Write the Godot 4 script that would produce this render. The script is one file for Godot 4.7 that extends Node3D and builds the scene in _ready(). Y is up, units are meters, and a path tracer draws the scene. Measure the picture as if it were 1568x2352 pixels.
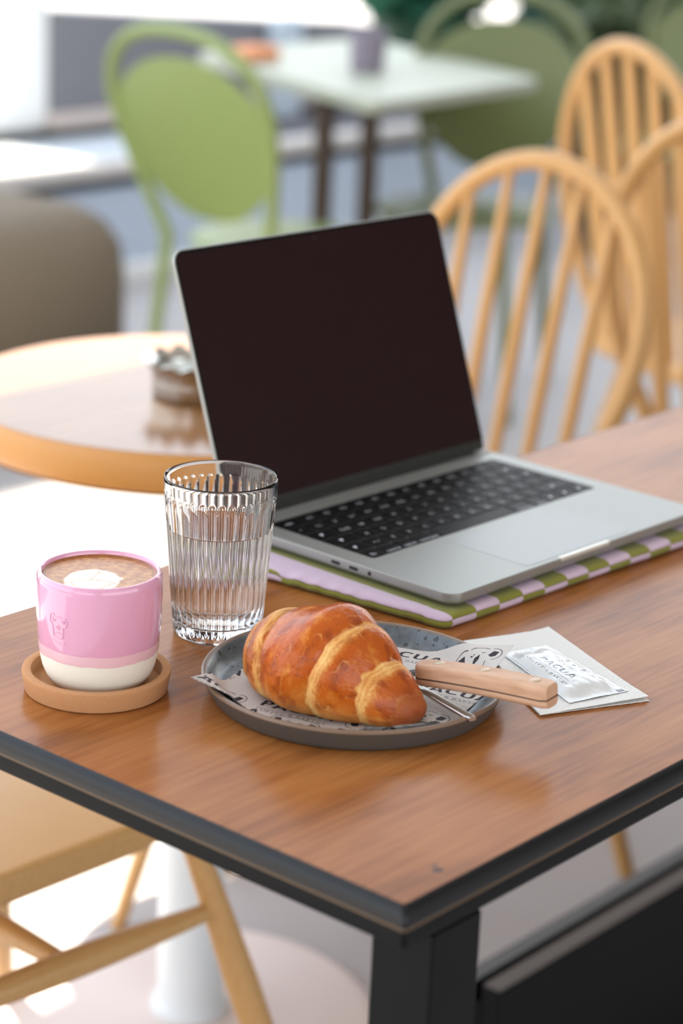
extends Node3D
# Café table by an open shopfront: world axes follow the table. Origin under the table's near left corner,
# x runs along its front edge, z towards the room, y up, metres.

class MB:
	var v := PackedVector3Array()
	var uv := PackedVector2Array()
	var ix := PackedInt32Array()
	func put(p: Vector3, t := Vector2.ZERO) -> int:
		v.append(p)
		uv.append(t)
		return v.size() - 1
	func tri(a: int, b: int, c: int) -> void:
		ix.append(a)
		ix.append(b)
		ix.append(c)
	func quad(a: int, b: int, c: int, d: int) -> void:
		tri(a, b, c)
		tri(a, c, d)
	# rows of points, each of the same length; wrap joins the last column to the first
	func grid(rows: Array, wrap: bool, uvs = null) -> void:
		var first := v.size()
		var n: int = rows[0].size()
		for j in rows.size():
			for i in n:
				var t := Vector2(float(i) / n, float(j) / maxi(rows.size() - 1, 1))
				if uvs != null:
					t = uvs[j][i]
				put(rows[j][i], t)
			if wrap:
				put(rows[j][0], Vector2(1.0, float(j) / maxi(rows.size() - 1, 1)) if uvs == null else uvs[j][0])
		var m := n + 1 if wrap else n
		for j in rows.size() - 1:
			for i in m - 1:
				var a := first + j * m + i
				quad(a, a + 1, a + m + 1, a + m)
	func fan(loop: PackedVector3Array, flip: bool) -> void:
		var c := Vector3.ZERO
		for p in loop:
			c += p
		c /= loop.size()
		var k := put(c, Vector2(c.x, c.z))
		var first := v.size()
		for p in loop:
			put(p, Vector2(p.x, p.z))
		for i in loop.size():
			var a := first + i
			var b := first + (i + 1) % loop.size()
			if flip:
				tri(k, b, a)
			else:
				tri(k, a, b)
	# loops stacked from bottom to top, closed at both ends
	func loft(loops: Array, caps := true, planar := true) -> void:
		var uvs = null
		if planar:
			uvs = []
			for l in loops:
				var r := PackedVector2Array()
				for p in l:
					r.append(Vector2(p.x, p.z))
				uvs.append(r)
		grid(loops, true, uvs)
		if caps:
			fan(loops[0], true)
			fan(loops[loops.size() - 1], false)
	func lathe(prof: PackedVector2Array, seg: int, at := Vector3.ZERO) -> void:
		var rows := []
		for p in prof:
			var r := PackedVector3Array()
			for i in seg:
				var a := TAU * i / seg
				r.append(at + Vector3(p.x * cos(a), p.y, -p.x * sin(a)))
			rows.append(r)
		grid(rows, true)
	func box(c: Vector3, s: Vector3, b := 0.0, basis := Basis()) -> void:
		var h := s * 0.5
		if b <= 0.0:
			b = minf(minf(h.x, h.y), h.z) * 0.02
		var loops := []
		for k in [[-h.y, b], [-h.y + b, 0.0], [h.y - b, 0.0], [h.y, b]]:
			var l := PackedVector3Array()
			var x: float = h.x - k[1]
			var z: float = h.z - k[1]
			var y: float = k[0]
			for q in [[x, -z + b], [x - b, -z], [-x + b, -z], [-x, -z + b], [-x, z - b], [-x + b, z], [x - b, z], [x, z - b]]:
				l.append(c + basis * Vector3(q[0], y, q[1]))
			loops.append(l)
		loft(loops)
	func tube(path: Array, rad: Array, seg: int, closed := false, squash := 1.0) -> void:
		var rows := []
		var n := path.size()
		var up := Vector3.UP
		for i in n:
			var a: Vector3 = path[(i - 1 + n) % n] if closed else path[maxi(i - 1, 0)]
			var b: Vector3 = path[(i + 1) % n] if closed else path[mini(i + 1, n - 1)]
			var t := (b - a).normalized()
			if i == 0:
				up = Vector3.UP if absf(t.y) < 0.9 else Vector3.RIGHT
			var s := t.cross(up).normalized()
			up = s.cross(t).normalized()
			var r: float = rad[mini(i, rad.size() - 1)]
			var row := PackedVector3Array()
			for k in seg:
				var g := TAU * k / seg
				row.append(path[i] + (s * cos(g) + up * sin(g) * squash) * r)
			rows.append(row)
		if closed:
			rows.append(rows[0])
		var uvs := []
		var along := 0.0
		for j in rows.size():
			if j > 0:
				along += (path[j % n] - path[j - 1]).length()
			var r2 := PackedVector2Array()
			for k in seg:
				r2.append(Vector2(float(k) / seg * 0.08, along))
			uvs.append(r2)
		grid(rows, true, uvs)
		if not closed:
			fan(rows[0], true)
			fan(rows[rows.size() - 1], false)
	# upright slab from a 2D outline in x and z, chamfered above and below
	func slab(poly: PackedVector2Array, y0: float, y1: float, b: float) -> void:
		var c := Vector2.ZERO
		for p in poly:
			c += p
		c /= poly.size()
		var loops := []
		for k in [[y0, b], [y0 + b, 0.0], [y1 - b, 0.0], [y1 - b * 0.3, b * 0.3], [y1, b]]:
			var l := PackedVector3Array()
			for p in poly:
				var q: Vector2 = p - (p - c).normalized() * float(k[1])
				l.append(Vector3(q.x, k[0], q.y))
			loops.append(l)
		loft(loops)
	func mesh(crease := 40.0, closed := true) -> ArrayMesh:
		var n := ix.size()
		# signed volume tells which side is out
		if closed:
			var vol := 0.0
			for i in range(0, n, 3):
				vol += v[ix[i]].dot(v[ix[i + 1]].cross(v[ix[i + 2]]))
			if vol < 0.0:
				for i in range(0, n, 3):
					var k := ix[i + 1]
					ix[i + 1] = ix[i + 2]
					ix[i + 2] = k
		var fn := PackedVector3Array()
		fn.resize(n / 3)
		var slot := {}
		var id := PackedInt32Array()
		id.resize(v.size())
		for i in v.size():
			var key := Vector3i((v[i] * 200000.0).round())
			var s: int = slot.get(key, -1)
			if s < 0:
				s = slot.size()
				slot[key] = s
			id[i] = s
		var faces := []
		var whole := PackedVector3Array()
		whole.resize(slot.size())
		var smooth := crease >= 180.0
		if not smooth:
			faces.resize(slot.size())
			for i in faces.size():
				faces[i] = PackedInt32Array()
		for f in n / 3:
			var a := v[ix[f * 3]]
			var c := (v[ix[f * 3 + 1]] - a).cross(v[ix[f * 3 + 2]] - a)
			fn[f] = c
			for k in 3:
				var s := id[ix[f * 3 + k]]
				if smooth:
					whole[s] += c
				else:
					faces[s].append(f)
		var ov := PackedVector3Array()
		var on := PackedVector3Array()
		var ou := PackedVector2Array()
		var lim := cos(deg_to_rad(crease))
		for f in n / 3:
			var me := fn[f].normalized()
			if me == Vector3.ZERO:
				continue
			for k in [0, 2, 1]:
				var q := ix[f * 3 + k]
				var s := Vector3.ZERO
				if smooth:
					s = whole[id[q]]
				else:
					for g in faces[id[q]]:
						if fn[g].normalized().dot(me) >= lim:
							s += fn[g]
				ov.append(v[q])
				on.append(s.normalized() if s.length_squared() > 0.0 else me)
				ou.append(uv[q])
		var arr := []
		arr.resize(Mesh.ARRAY_MAX)
		arr[Mesh.ARRAY_VERTEX] = ov
		arr[Mesh.ARRAY_NORMAL] = on
		arr[Mesh.ARRAY_TEX_UV] = ou
		var m := ArrayMesh.new()
		m.add_surface_from_arrays(Mesh.PRIMITIVE_TRIANGLES, arr)
		return m

var M := {}
const TOP := 0.75

func mat(c: Color, rough := 0.6, metal := 0.0) -> StandardMaterial3D:
	var m := StandardMaterial3D.new()
	m.albedo_color = c
	m.roughness = rough
	m.metallic = metal
	return m

func hex(r: int, g: int, b: int) -> Color:
	return Color(r / 255.0, g / 255.0, b / 255.0)

func put(called: String, mb, material: Material, parent: Node = self, crease := 40.0, closed := true) -> MeshInstance3D:
	var o := MeshInstance3D.new()
	o.name = called
	o.mesh = mb.mesh(crease, closed) if mb is MB else mb
	o.material_override = material
	o.cast_shadow = GeometryInstance3D.SHADOW_CASTING_SETTING_ON
	parent.add_child(o, true)
	return o

func numbered(called: String) -> String:
	if not has_node(called):
		return called
	var k := 1
	while has_node("%s_%03d" % [called, k]):
		k += 1
	return "%s_%03d" % [called, k]

func tag(o: Node, label: String, category := "", group := "", kind := "") -> Node:
	if label:
		o.set_meta("label", label)
	if category:
		o.set_meta("category", category)
	if group:
		o.set_meta("group", group)
	if kind:
		o.set_meta("kind", kind)
	return o

func thing(called: String, label: String, category: String, at := Vector3.ZERO, turn := 0.0, group := "") -> Node3D:
	var o := Node3D.new()
	o.name = numbered(called)
	add_child(o)
	o.position = at
	o.rotation.y = turn
	tag(o, label, category, group)
	return o

func struct(called: String, mb, material: Material, label := "") -> MeshInstance3D:
	var o := put(called, mb, material)
	o.set_meta("kind", "structure")
	if label:
		o.set_meta("label", label)
	return o

func noise(sd: int, freq: float, type := FastNoiseLite.TYPE_SIMPLEX_SMOOTH, oct := 3) -> FastNoiseLite:
	var n := FastNoiseLite.new()
	n.seed = sd
	n.frequency = freq
	n.noise_type = type
	n.fractal_octaves = oct
	return n

# 8-bit noise laid out w by h, made at sw by sh and stretched
func field(sd: int, w: int, h: int, sw: int, sh: int, freq: float, oct := 3) -> PackedByteArray:
	var im := noise(sd, freq, FastNoiseLite.TYPE_SIMPLEX_SMOOTH, oct).get_image(sw, sh)
	if sw != w or sh != h:
		im.resize(w, h, Image.INTERPOLATE_CUBIC)
	return im.get_data()

func tex(im: Image) -> ImageTexture:
	im.generate_mipmaps()
	return ImageTexture.create_from_image(im)

func from_rgb(w: int, h: int, d: PackedByteArray) -> ImageTexture:
	return tex(Image.create_from_data(w, h, false, Image.FORMAT_RGB8, d))

func rrect(w: float, d: float, r: float, n: int, c := Vector2.ZERO) -> PackedVector2Array:
	var out := PackedVector2Array()
	r = maxf(r, 0.00001)
	for k in 4:
		var sx: float = [1, -1, -1, 1][k]
		var sz: float = [1, 1, -1, -1][k]
		for i in n + 1:
			var a := PI * 0.5 * (k + float(i) / n)
			out.append(c + Vector2(sx * (w * 0.5 - r) + r * cos(a), sz * (d * 0.5 - r) + r * sin(a)))
	return out

func lift(poly: PackedVector2Array, y: float) -> PackedVector3Array:
	var l := PackedVector3Array()
	for p in poly:
		l.append(Vector3(p.x, y, p.y))
	return l

# ---------- lettering and line drawing on images ----------
func font(names: String, weight := 400) -> SystemFont:
	var f := SystemFont.new()
	f.font_names = PackedStringArray([names])
	f.font_weight = weight
	return f

func fill_tri(im: Image, a: Vector2, b: Vector2, c: Vector2, col: Color) -> void:
	var w := im.get_width()
	var h := im.get_height()
	var x0 := maxi(0, int(floor(minf(a.x, minf(b.x, c.x)))))
	var x1 := mini(w - 1, int(ceil(maxf(a.x, maxf(b.x, c.x)))))
	var y0 := maxi(0, int(floor(minf(a.y, minf(b.y, c.y)))))
	var y1 := mini(h - 1, int(ceil(maxf(a.y, maxf(b.y, c.y)))))
	var den := (b - a).cross(c - a)
	if absf(den) < 1e-6:
		return
	for y in range(y0, y1 + 1):
		for x in range(x0, x1 + 1):
			var p := Vector2(x + 0.5, y + 0.5)
			var u := (b - p).cross(c - p) / den
			var t := (c - p).cross(a - p) / den
			if u >= 0.0 and t >= 0.0 and u + t <= 1.0:
				im.set_pixel(x, y, col)

func fill_poly(im: Image, pts: PackedVector2Array, col: Color) -> void:
	var t := Geometry2D.triangulate_polygon(pts)
	for i in range(0, t.size(), 3):
		fill_tri(im, pts[t[i]], pts[t[i + 1]], pts[t[i + 2]], col)

func stroke(im: Image, pts: PackedVector2Array, wd: float, col: Color) -> void:
	for i in pts.size() - 1:
		var d := (pts[i + 1] - pts[i]).normalized()
		var n := Vector2(-d.y, d.x) * wd * 0.5
		var e := d * wd * 0.3
		fill_tri(im, pts[i] - e + n, pts[i] - e - n, pts[i + 1] + e + n, col)
		fill_tri(im, pts[i + 1] + e + n, pts[i] - e - n, pts[i + 1] + e - n, col)

func write_text(im: Image, text: String, f: Font, at: Vector2, size: float, stretch: float, ang: float, col: Color) -> void:
	var tm := TextMesh.new()
	tm.font = f
	tm.text = text
	tm.font_size = 64
	tm.pixel_size = 1.0 / 64.0
	tm.depth = 0.0
	var arr := tm.get_mesh_arrays()
	var ps: PackedVector3Array = arr[Mesh.ARRAY_VERTEX]
	var xf := Transform2D(ang, at)
	for i in range(0, ps.size() - 2, 3):
		var q := []
		for k in 3:
			var p := ps[i + k]
			q.append(xf * Vector2(p.x * size * stretch, -p.y * size))
		fill_tri(im, q[0], q[1], q[2], col)

func ellipse(c: Vector2, r: Vector2, a0 := 0.0, a1 := TAU, n := 28) -> PackedVector2Array:
	var o := PackedVector2Array()
	for i in n + 1:
		var a := lerpf(a0, a1, float(i) / n)
		o.append(c + Vector2(cos(a) * r.x, sin(a) * r.y))
	return o

# the emblem of the café: an animal's face with two ears, u = half its width in pixels
func emblem(im: Image, c: Vector2, u: float, ang: float, ink: Color) -> void:
	var xf := Transform2D(ang, c)
	var line := func(pts: Array, wd: float) -> void:
		var o := PackedVector2Array()
		for p in pts:
			o.append(xf * (p * u))
		stroke(im, o, wd, ink)
	var wd := maxf(u * 0.035, 1.3)
	for s in [-1.0, 1.0]:
		var ear := PackedVector2Array([Vector2(0.52 * s, -0.02), Vector2(0.66 * s, -0.36), Vector2(0.92 * s, -0.3), Vector2(0.86 * s, 0.02), Vector2(0.74 * s, 0.1), Vector2(0.66 * s, 0.12)])
		var e2 := PackedVector2Array()
		for p in ear:
			e2.append(xf * (p * u))
		fill_poly(im, e2, ink)
		line.call(Array(ellipse(Vector2(0.72 * s, -0.1), Vector2(0.36, 0.44), -PI * 0.62 if s > 0 else PI * 0.42, PI * 0.42 + (0.16 if s > 0 else 0.0) if s > 0 else PI * 1.62, 16)), wd)
		line.call([Vector2(0.16 * s, -0.22), Vector2(0.25 * s, -0.16), Vector2(0.34 * s, -0.22)], wd)
		line.call([Vector2(0.52 * s, 0.34), Vector2(0.5 * s, 0.5), Vector2(0.42 * s, 0.66)], wd)
	line.call([Vector2(-0.42, -0.5), Vector2(-0.2, -0.58), Vector2(0.2, -0.58), Vector2(0.42, -0.5)], wd)
	var nose := PackedVector2Array()
	for p in [Vector2(-0.11, -0.06), Vector2(0.12, -0.1), Vector2(0.14, 0.08), Vector2(0.0, 0.18), Vector2(-0.13, 0.12)]:
		nose.append(xf * (p * u))
	fill_poly(im, nose, ink)
	for k in 3:
		line.call([Vector2(-0.12 + 0.12 * k, 0.28), Vector2(-0.14 + 0.13 * k, 0.4)], wd)
	line.call([Vector2(-0.42, 0.56), Vector2(0.0, 0.62), Vector2(0.42, 0.56)], wd * 2.6)

# ---------- materials ----------
func wood_texture(sd: int, w: int, h: int, base: Color, dark: Color, light: Color, stretch: int, patch: float, fine_amt: float) -> ImageTexture:
	return tex(wood_image(sd, w, h, base, dark, light, stretch, patch, fine_amt))

func wood_image(sd: int, w: int, h: int, base: Color, dark: Color, light: Color, stretch: int, patch: float, fine_amt: float) -> Image:
	var grain := field(sd, w, h, maxi(w / stretch, 8), h, 0.09, 3)
	var fine := field(sd + 1, w, h, maxi(w / (stretch * 2), 8), h, 0.45, 2)
	var cloud := field(sd + 2, w, h, w / 16, h / 8, 0.06, 3)
	var d := PackedByteArray()
	d.resize(w * h * 3)
	for i in w * h:
		var g := grain[i] / 255.0
		var k := clampf((0.5 - g) * 1.0 + (0.5 - fine[i] / 255.0) * fine_amt + (0.5 - cloud[i] / 255.0) * patch, -1.0, 1.0)
		var c := base.lerp(dark, k) if k > 0.0 else base.lerp(light, -k)
		d[i * 3] = int(clampf(c.r, 0, 1) * 255.0)
		d[i * 3 + 1] = int(clampf(c.g, 0, 1) * 255.0)
		d[i * 3 + 2] = int(clampf(c.b, 0, 1) * 255.0)
	return Image.create_from_data(w, h, false, Image.FORMAT_RGB8, d)

func grey_noise(sd: int, n: int, freq: float, oct := 3) -> ImageTexture:
	return tex(noise(sd, freq, FastNoiseLite.TYPE_SIMPLEX_SMOOTH, oct).get_seamless_image(n, n))

func make_materials() -> void:
	var t := mat(Color.WHITE, 0.24)
	var top_image := wood_image(11, 2048, 768, hex(158, 100, 52), hex(116, 68, 33), hex(176, 119, 68), 14, 1.3, 0.45)
	# a dark knock near the corner and two faint stains
	fill_poly(top_image, PackedVector2Array([Vector2(60, 737), Vector2(63, 735), Vector2(67, 737), Vector2(69, 741), Vector2(65, 744), Vector2(61, 742)]), hex(58, 42, 32))
	fill_poly(top_image, PackedVector2Array([Vector2(66, 731), Vector2(69, 730), Vector2(71, 733), Vector2(68, 735)]), hex(74, 56, 44))
	fill_poly(top_image, PackedVector2Array([Vector2(520, 640), Vector2(540, 636), Vector2(552, 642), Vector2(534, 648)]), hex(128, 92, 66))
	fill_poly(top_image, PackedVector2Array([Vector2(226, 96), Vector2(250, 92), Vector2(258, 97), Vector2(236, 101)]), hex(110, 78, 54))
	t.albedo_texture = tex(top_image)
	t.uv1_scale = Vector3(1.0 / 1.6, 1.0 / 0.5, 1.0)
	t.metallic_specular = 0.24
	M.table = t
	M.black_edge = mat(hex(15, 17, 20), 0.36)
	M.black_edge.metallic_specular = 0.4
	M.black_steel = mat(hex(13, 14, 15), 0.5)
	M.black_steel.metallic_specular = 0.25
	M.seam = mat(hex(88, 68, 46), 0.6)
	var ch := mat(Color.WHITE, 0.38)
	ch.albedo_texture = wood_texture(31, 256, 512, hex(192, 147, 90), hex(178, 131, 75), hex(204, 161, 104), 1, 0.2, 0.2)
	ch.uv1_scale = Vector3(9.0, 1.6, 5.0)
	ch.uv1_triplanar = true
	M.beech = ch
	var rt := mat(Color.WHITE, 0.16)
	rt.albedo_texture = wood_texture(51, 512, 512, hex(140, 94, 50), hex(116, 76, 40), hex(158, 112, 66), 16, 0.6, 0.5)
	rt.uv1_scale = Vector3(1.8, 1.8, 1.0)
	M.round_top = rt
	M.round_edge = mat(hex(206, 146, 76), 0.4)
	M.white_metal = mat(hex(224, 230, 232), 0.4)
	M.base_disc = mat(hex(222, 208, 202), 0.5)
	M.green_metal = mat(hex(122, 138, 80), 0.4)
	M.olive_metal = mat(hex(98, 106, 62), 0.45)
	var fl := mat(hex(214, 207, 205), 0.55)
	fl.roughness_texture = null
	M.floor = fl
	M.plaster = mat(hex(214, 210, 204), 0.9)
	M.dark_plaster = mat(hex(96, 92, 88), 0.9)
	M.alu = mat(hex(158, 161, 158), 0.46, 0.6)
	M.alu_dark = mat(hex(120, 124, 122), 0.4, 0.7)
	M.key = mat(hex(15, 15, 17), 0.45)
	M.key.metallic_specular = 0.2
	M.deck = mat(hex(12, 12, 14), 0.6)
	M.legend = mat(hex(206, 210, 218), 0.6)
	M.screen = mat(hex(40, 24, 26), 0.2)
	M.screen.metallic_specular = 0.25
	M.bezel = mat(hex(14, 13, 14), 0.22)
	M.bezel.metallic_specular = 0.3
	M.chin = mat(hex(30, 33, 28), 0.5)
	M.port = mat(hex(14, 18, 18), 0.6)
	M.rubber = mat(hex(28, 28, 28), 0.8)
	M.steel = mat(hex(205, 205, 200), 0.2, 1.0)

func _ready() -> void:
	# ---- camera ----
	var cam := Camera3D.new()
	cam.name = "camera"
	add_child(cam)
	cam.transform = Transform3D(Basis(Vector3(0.65148435, 0.04192851, 0.75750257), Vector3(0.20209865, 0.95280133, -0.2265519), Vector3(-0.73124844, 0.30068526, 0.61226146)).orthonormalized(), Vector3(-0.83335103, 1.29806397, 0.64209496))
	var lens := CameraAttributesPhysical.new()
	lens.frustum_focal_length = 12.0 / (1176.0 / 5149.84)
	lens.frustum_focus_distance = 1.47
	lens.frustum_near = 0.02
	lens.frustum_far = 200.0
	lens.exposure_aperture = 2.9
	lens.exposure_multiplier = 1.0
	cam.attributes = lens
	cam.current = true
	# ---- sky, sun, exposure ----
	var we := WorldEnvironment.new()
	we.name = "world_environment"
	var env := Environment.new()
	env.background_mode = Environment.BG_SKY
	var sky := Sky.new()
	var sm := ProceduralSkyMaterial.new()
	sm.sky_top_color = hex(194, 208, 226)
	sm.sky_horizon_color = hex(246, 240, 230)
	sm.sky_curve = 0.2
	sm.ground_bottom_color = hex(170, 165, 158)
	sm.ground_horizon_color = hex(205, 205, 200)
	sm.sky_energy_multiplier = 1.5
	sm.ground_energy_multiplier = 0.7
	sky.sky_material = sm
	env.sky = sky
	env.tonemap_mode = Environment.TONE_MAPPER_LINEAR
	env.tonemap_exposure = 1.52
	env.sdfgi_enabled = true
	env.ssao_enabled = true
	env.ssil_enabled = true
	we.environment = env
	add_child(we)
	var sun := DirectionalLight3D.new()
	sun.name = "sun"
	sun.light_color = Color(1.0, 0.96, 0.88)
	sun.light_energy = 3.2
	sun.light_angular_distance = 0.6
	sun.shadow_enabled = true
	sun.sky_mode = DirectionalLight3D.SKY_MODE_LIGHT_ONLY
	add_child(sun)
	sun.look_at_from_position(Vector3.ZERO, Vector3(0.237, -1.0, -0.01), Vector3.FORWARD)
	make_materials()
	build_room()
	build_yard()
	build_round_table()
	build_chairs()
	build_table()
	build_laptop_and_sleeve()
	build_glass()
	build_cup()
	build_plate()
	build_croissant()
	build_cutlery()
	build_napkin()

# ---------- the room and the yard in front of it ----------
func slab_box(x0: float, x1: float, y0: float, y1: float, z0: float, z1: float, b := 0.002) -> MB:
	var m := MB.new()
	m.box(Vector3((x0 + x1) / 2, (y0 + y1) / 2, (z0 + z1) / 2), Vector3(x1 - x0, y1 - y0, z1 - z0), b)
	return m

func build_room() -> void:
	struct("floor", slab_box(-3.7, 5.7, -0.12, 0.0, -0.55, 3.7), M.floor, "pale grey smooth floor inside the café")
	struct("ceiling", slab_box(-3.7, 5.7, 2.9, 3.05, -0.97, 3.7), M.plaster)
	var wb := MB.new()
	wb.box(Vector3(-3.45, 1.45, 3.6), Vector3(0.5, 2.9, 0.2), 0.002)
	wb.box(Vector3(4.0, 1.45, 3.6), Vector3(3.4, 2.9, 0.2), 0.002)
	wb.box(Vector3(-0.45, 0.35, 3.6), Vector3(5.5, 0.7, 0.2), 0.002)
	wb.box(Vector3(-0.45, 2.8, 3.6), Vector3(5.5, 0.2, 0.2), 0.002)
	struct("wall_back", wb, M.plaster)
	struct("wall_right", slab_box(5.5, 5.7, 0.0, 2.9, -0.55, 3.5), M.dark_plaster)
	var wl := MB.new()
	wl.box(Vector3(-3.6, 0.45, 1.475), Vector3(0.2, 0.9, 4.05), 0.002)
	wl.box(Vector3(-3.6, 2.65, 1.475), Vector3(0.2, 0.5, 4.05), 0.002)
	wl.box(Vector3(-3.6, 1.65, 2.95), Vector3(0.2, 1.5, 1.1), 0.002)
	wl.box(Vector3(-3.6, 1.65, -0.4), Vector3(0.2, 1.5, 0.3), 0.002)
	struct("wall_left", wl, M.plaster)
	# floor track of the folding shopfront: near rail, sunk groove, far rail
	var tr := MB.new()
	tr.box(Vector3(3.12, 0.1, -0.484), Vector3(4.7, 0.2, 0.022), 0.002)
	tr.box(Vector3(3.12, 0.09, -0.4995), Vector3(4.7, 0.18, 0.009), 0.001)
	tr.box(Vector3(3.12, 0.1, -0.51375), Vector3(4.7, 0.2, 0.0195), 0.002)
	var trim := struct("trim_1", tr, M.black_steel, "low black metal shopfront frame with a groove along its top")
	put("near_rail", slab_box(0.772, 5.47, 0.2, 0.2012, -0.4945, -0.4738, 0.0005), mat(hex(70, 61, 54), 0.5), trim)  # brown cap: warm reflection on the black rail, put into the colour
	put("far_rail", slab_box(0.772, 5.47, 0.2, 0.2012, -0.523, -0.5045, 0.0005), mat(hex(72, 74, 74), 0.5), trim)

func build_yard() -> void:
	struct("pavement", slab_box(-8.0, 18.0, -0.12, 0.0, -18.0, -0.551), mat(hex(172, 167, 166), 0.7), "pale pavement outside the shopfront")
	struct("added_canopy", slab_box(1.04, 7.5, 5.5, 5.6, -3.75, -0.9), M.plaster)  # unseen slabs added overhead to block the sun and shape its patch
	struct("added_canopy", slab_box(-0.1, 1.04, 5.5, 5.6, -1.7, -0.9), M.plaster)
	struct("added_canopy", slab_box(-2.5, 1.04, 5.5, 5.6, -3.75, -2.45), M.plaster)
	struct("added_canopy", slab_box(2.15, 7.5, 5.5, 5.6, -4.7, -3.75), M.plaster)
	# slatted ledge across the yard
	var led := Node3D.new()
	led.name = "trim_2"
	add_child(led)
	tag(led, "low pale slatted ledge across the yard", "", "", "structure")
	var pale := mat(hex(206, 216, 228), 0.5)
	var wht := mat(hex(220, 220, 216), 0.7)
	put("backing", slab_box(1.6, 7.0, 0.05, 0.268, -3.84, -3.815), mat(hex(168, 182, 204), 0.7), led)
	var sl := MB.new()
	sl.box(Vector3.ZERO, Vector3(0.015, 0.213, 0.014), 0.002)
	var sme := sl.mesh()
	for k in 170:
		var o := put("slat", sme, pale, led)
		o.position = Vector3(2.7 + k * 0.0245, 0.1595, -3.806)
	put("skirting", slab_box(1.6, 7.0, 0.0, 0.055, -3.84, -3.765, 0.006), wht, led)
	put("front_rail", slab_box(1.6, 7.0, 0.305, 0.345, -3.84, -3.775, 0.004), mat(hex(206, 200, 194), 0.7), led)
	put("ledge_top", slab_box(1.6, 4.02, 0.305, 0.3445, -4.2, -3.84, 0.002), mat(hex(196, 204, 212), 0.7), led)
	put("ledge_top", slab_box(4.02, 7.0, 0.305, 0.3445, -4.2, -3.84, 0.002), mat(hex(88, 86, 90), 0.8), led)  # same ledge as the pale piece, its shade painted into the darker colour
	put("painted_shade_strip", slab_box(1.6, 7.0, 0.268, 0.305, -4.18, -3.822), mat(hex(16, 17, 14), 0.9), led)  # near-black strip painting the shadow under the ledge
	put("rear_painted_shade", slab_box(1.6, 5.06, 0.345, 0.372, -4.24, -4.165), mat(hex(16, 17, 14), 0.9), led)  # black strip standing in for the dark shade line below the rail
	put("ledge_top", slab_box(5.08, 7.0, 0.305, 0.3445, -4.62, -4.2, 0.002), mat(hex(88, 86, 90), 0.8), led)  # continues the ledge in its painted shade colour
	# rail and rendered wall behind the ledge, its top running slightly downhill
	struct("trim_3", slab_box(3.56, 5.06, 0.373, 0.415, -4.24, -4.17, 0.004), mat(hex(200, 186, 178), 0.8), "beige rail at the foot of the grey wall")
	var wm := MB.new()
	var a := PackedVector3Array([Vector3(3.57, 0.345, -4.2), Vector3(5.06, 0.345, -4.2), Vector3(5.06, 0.6, -4.2), Vector3(3.57, 0.705, -4.2)])
	var b := PackedVector3Array()
	for p in a:
		b.append(p + Vector3(0, 0, -0.18))
	wm.loft([a, b], true, false)
	struct("wall_front", wm, mat(hex(122, 122, 126), 0.9), "low grey rendered wall across the yard")
	var wp := slab_box(1.2, 3.57, 0.345, 1.25, -4.36, -4.21, 0.004)
	tag(put("partition_board", wp, mat(hex(240, 240, 238), 0.6)), "tall white board standing left of the grey wall", "board")
	tag(put("marker_post", slab_box(4.47, 4.58, 0.345, 0.655, -4.19, -4.13, 0.006), mat(hex(190, 202, 212), 0.5)), "short pale post standing against the grey wall", "post")
	# dark upholstered bench at the far left
	var be := thing("bench", "long taupe padded bench behind the round wooden table", "bench", Vector3(1.36, 0, -3.1))
	var seat := MB.new()
	var loops := []
	for k in [[0.1, 0.0], [0.3, 0.0], [0.36, 0.006], [0.41, 0.03], [0.44, 0.07], [0.452, 0.13]]:
		loops.append(lift(rrect(2.46 - k[1] * 2, 0.5 - k[1] * 2, 0.05, 6), k[0]))
	seat.loft(loops)
	put("cushion", seat, mat(hex(120, 108, 92), 0.9), be, 180.0)
	put("plinth", slab_box(-1.2, 1.2, 0.0, 0.1, -0.22, 0.22), mat(hex(58, 52, 42), 0.8), be)
	# greenery beyond the square table
	planter("planter", "bushy blue-green potted plant standing on the slatted ledge", Vector3(5.4, 0.345, -4.3), 0.3, 0.75, 7, hex(58, 120, 96), hex(34, 70, 48))
	planter("planter", "low dark olive planter on the floor behind the olive chair", Vector3(5.02, 0, -3.2), 0.27, 0.85, 10, hex(64, 76, 46), hex(40, 46, 32))
	planter("planter", "dark blue-green leafy planter above the tall slatted chair", Vector3(5.9, 0, -3.66), 0.5, 1.0, 8, hex(64, 98, 94), hex(40, 62, 58))
	planter("planter", "tall grey-green planter at the top right corner", Vector3(6.5, 0, -2.75), 0.45, 1.1, 9, hex(84, 108, 98), hex(50, 66, 56))
	# square table with pale top
	var sq := thing("square_table", "square pale-topped café table on dark posts in the yard", "table", Vector3(3.1, 0, -2.64))
	var tp := MB.new()
	var quadp := PackedVector2Array()
	var cor := [Vector2(-0.4875, 0.436), Vector2(0.167, 0.365), Vector2(0.498, -0.417), Vector2(-0.16, -0.375)]
	for i in 4:
		var p: Vector2 = cor[i]
		var q: Vector2 = cor[(i + 3) % 4]
		var r: Vector2 = cor[(i + 1) % 4]
		quadp.append(p + (q - p).normalized() * 0.025)
		quadp.append(p + (q - p).normalized() * 0.007 + (r - p).normalized() * 0.007)
		quadp.append(p + (r - p).normalized() * 0.025)
	tp.slab(quadp, 0.715, 0.74, 0.003)
	var ttop := mat(hex(168, 172, 156), 0.45)
	ttop.metallic_specular = 0.3
	put("tabletop", tp, ttop, sq)
	for q in [Vector3(-0.02, 0, 0.04), Vector3(-0.2, 0, 0.06)]:
		put("post", slab_box(q.x - 0.017, q.x + 0.017, 0.02, 0.715, q.z - 0.017, q.z + 0.017, 0.003), mat(hex(70, 52, 36), 0.5), sq)
	put("foot_plate", slab_box(-0.3, 0.2, 0.0, 0.022, -0.28, 0.22, 0.004), mat(hex(60, 50, 40), 0.5), sq)
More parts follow.
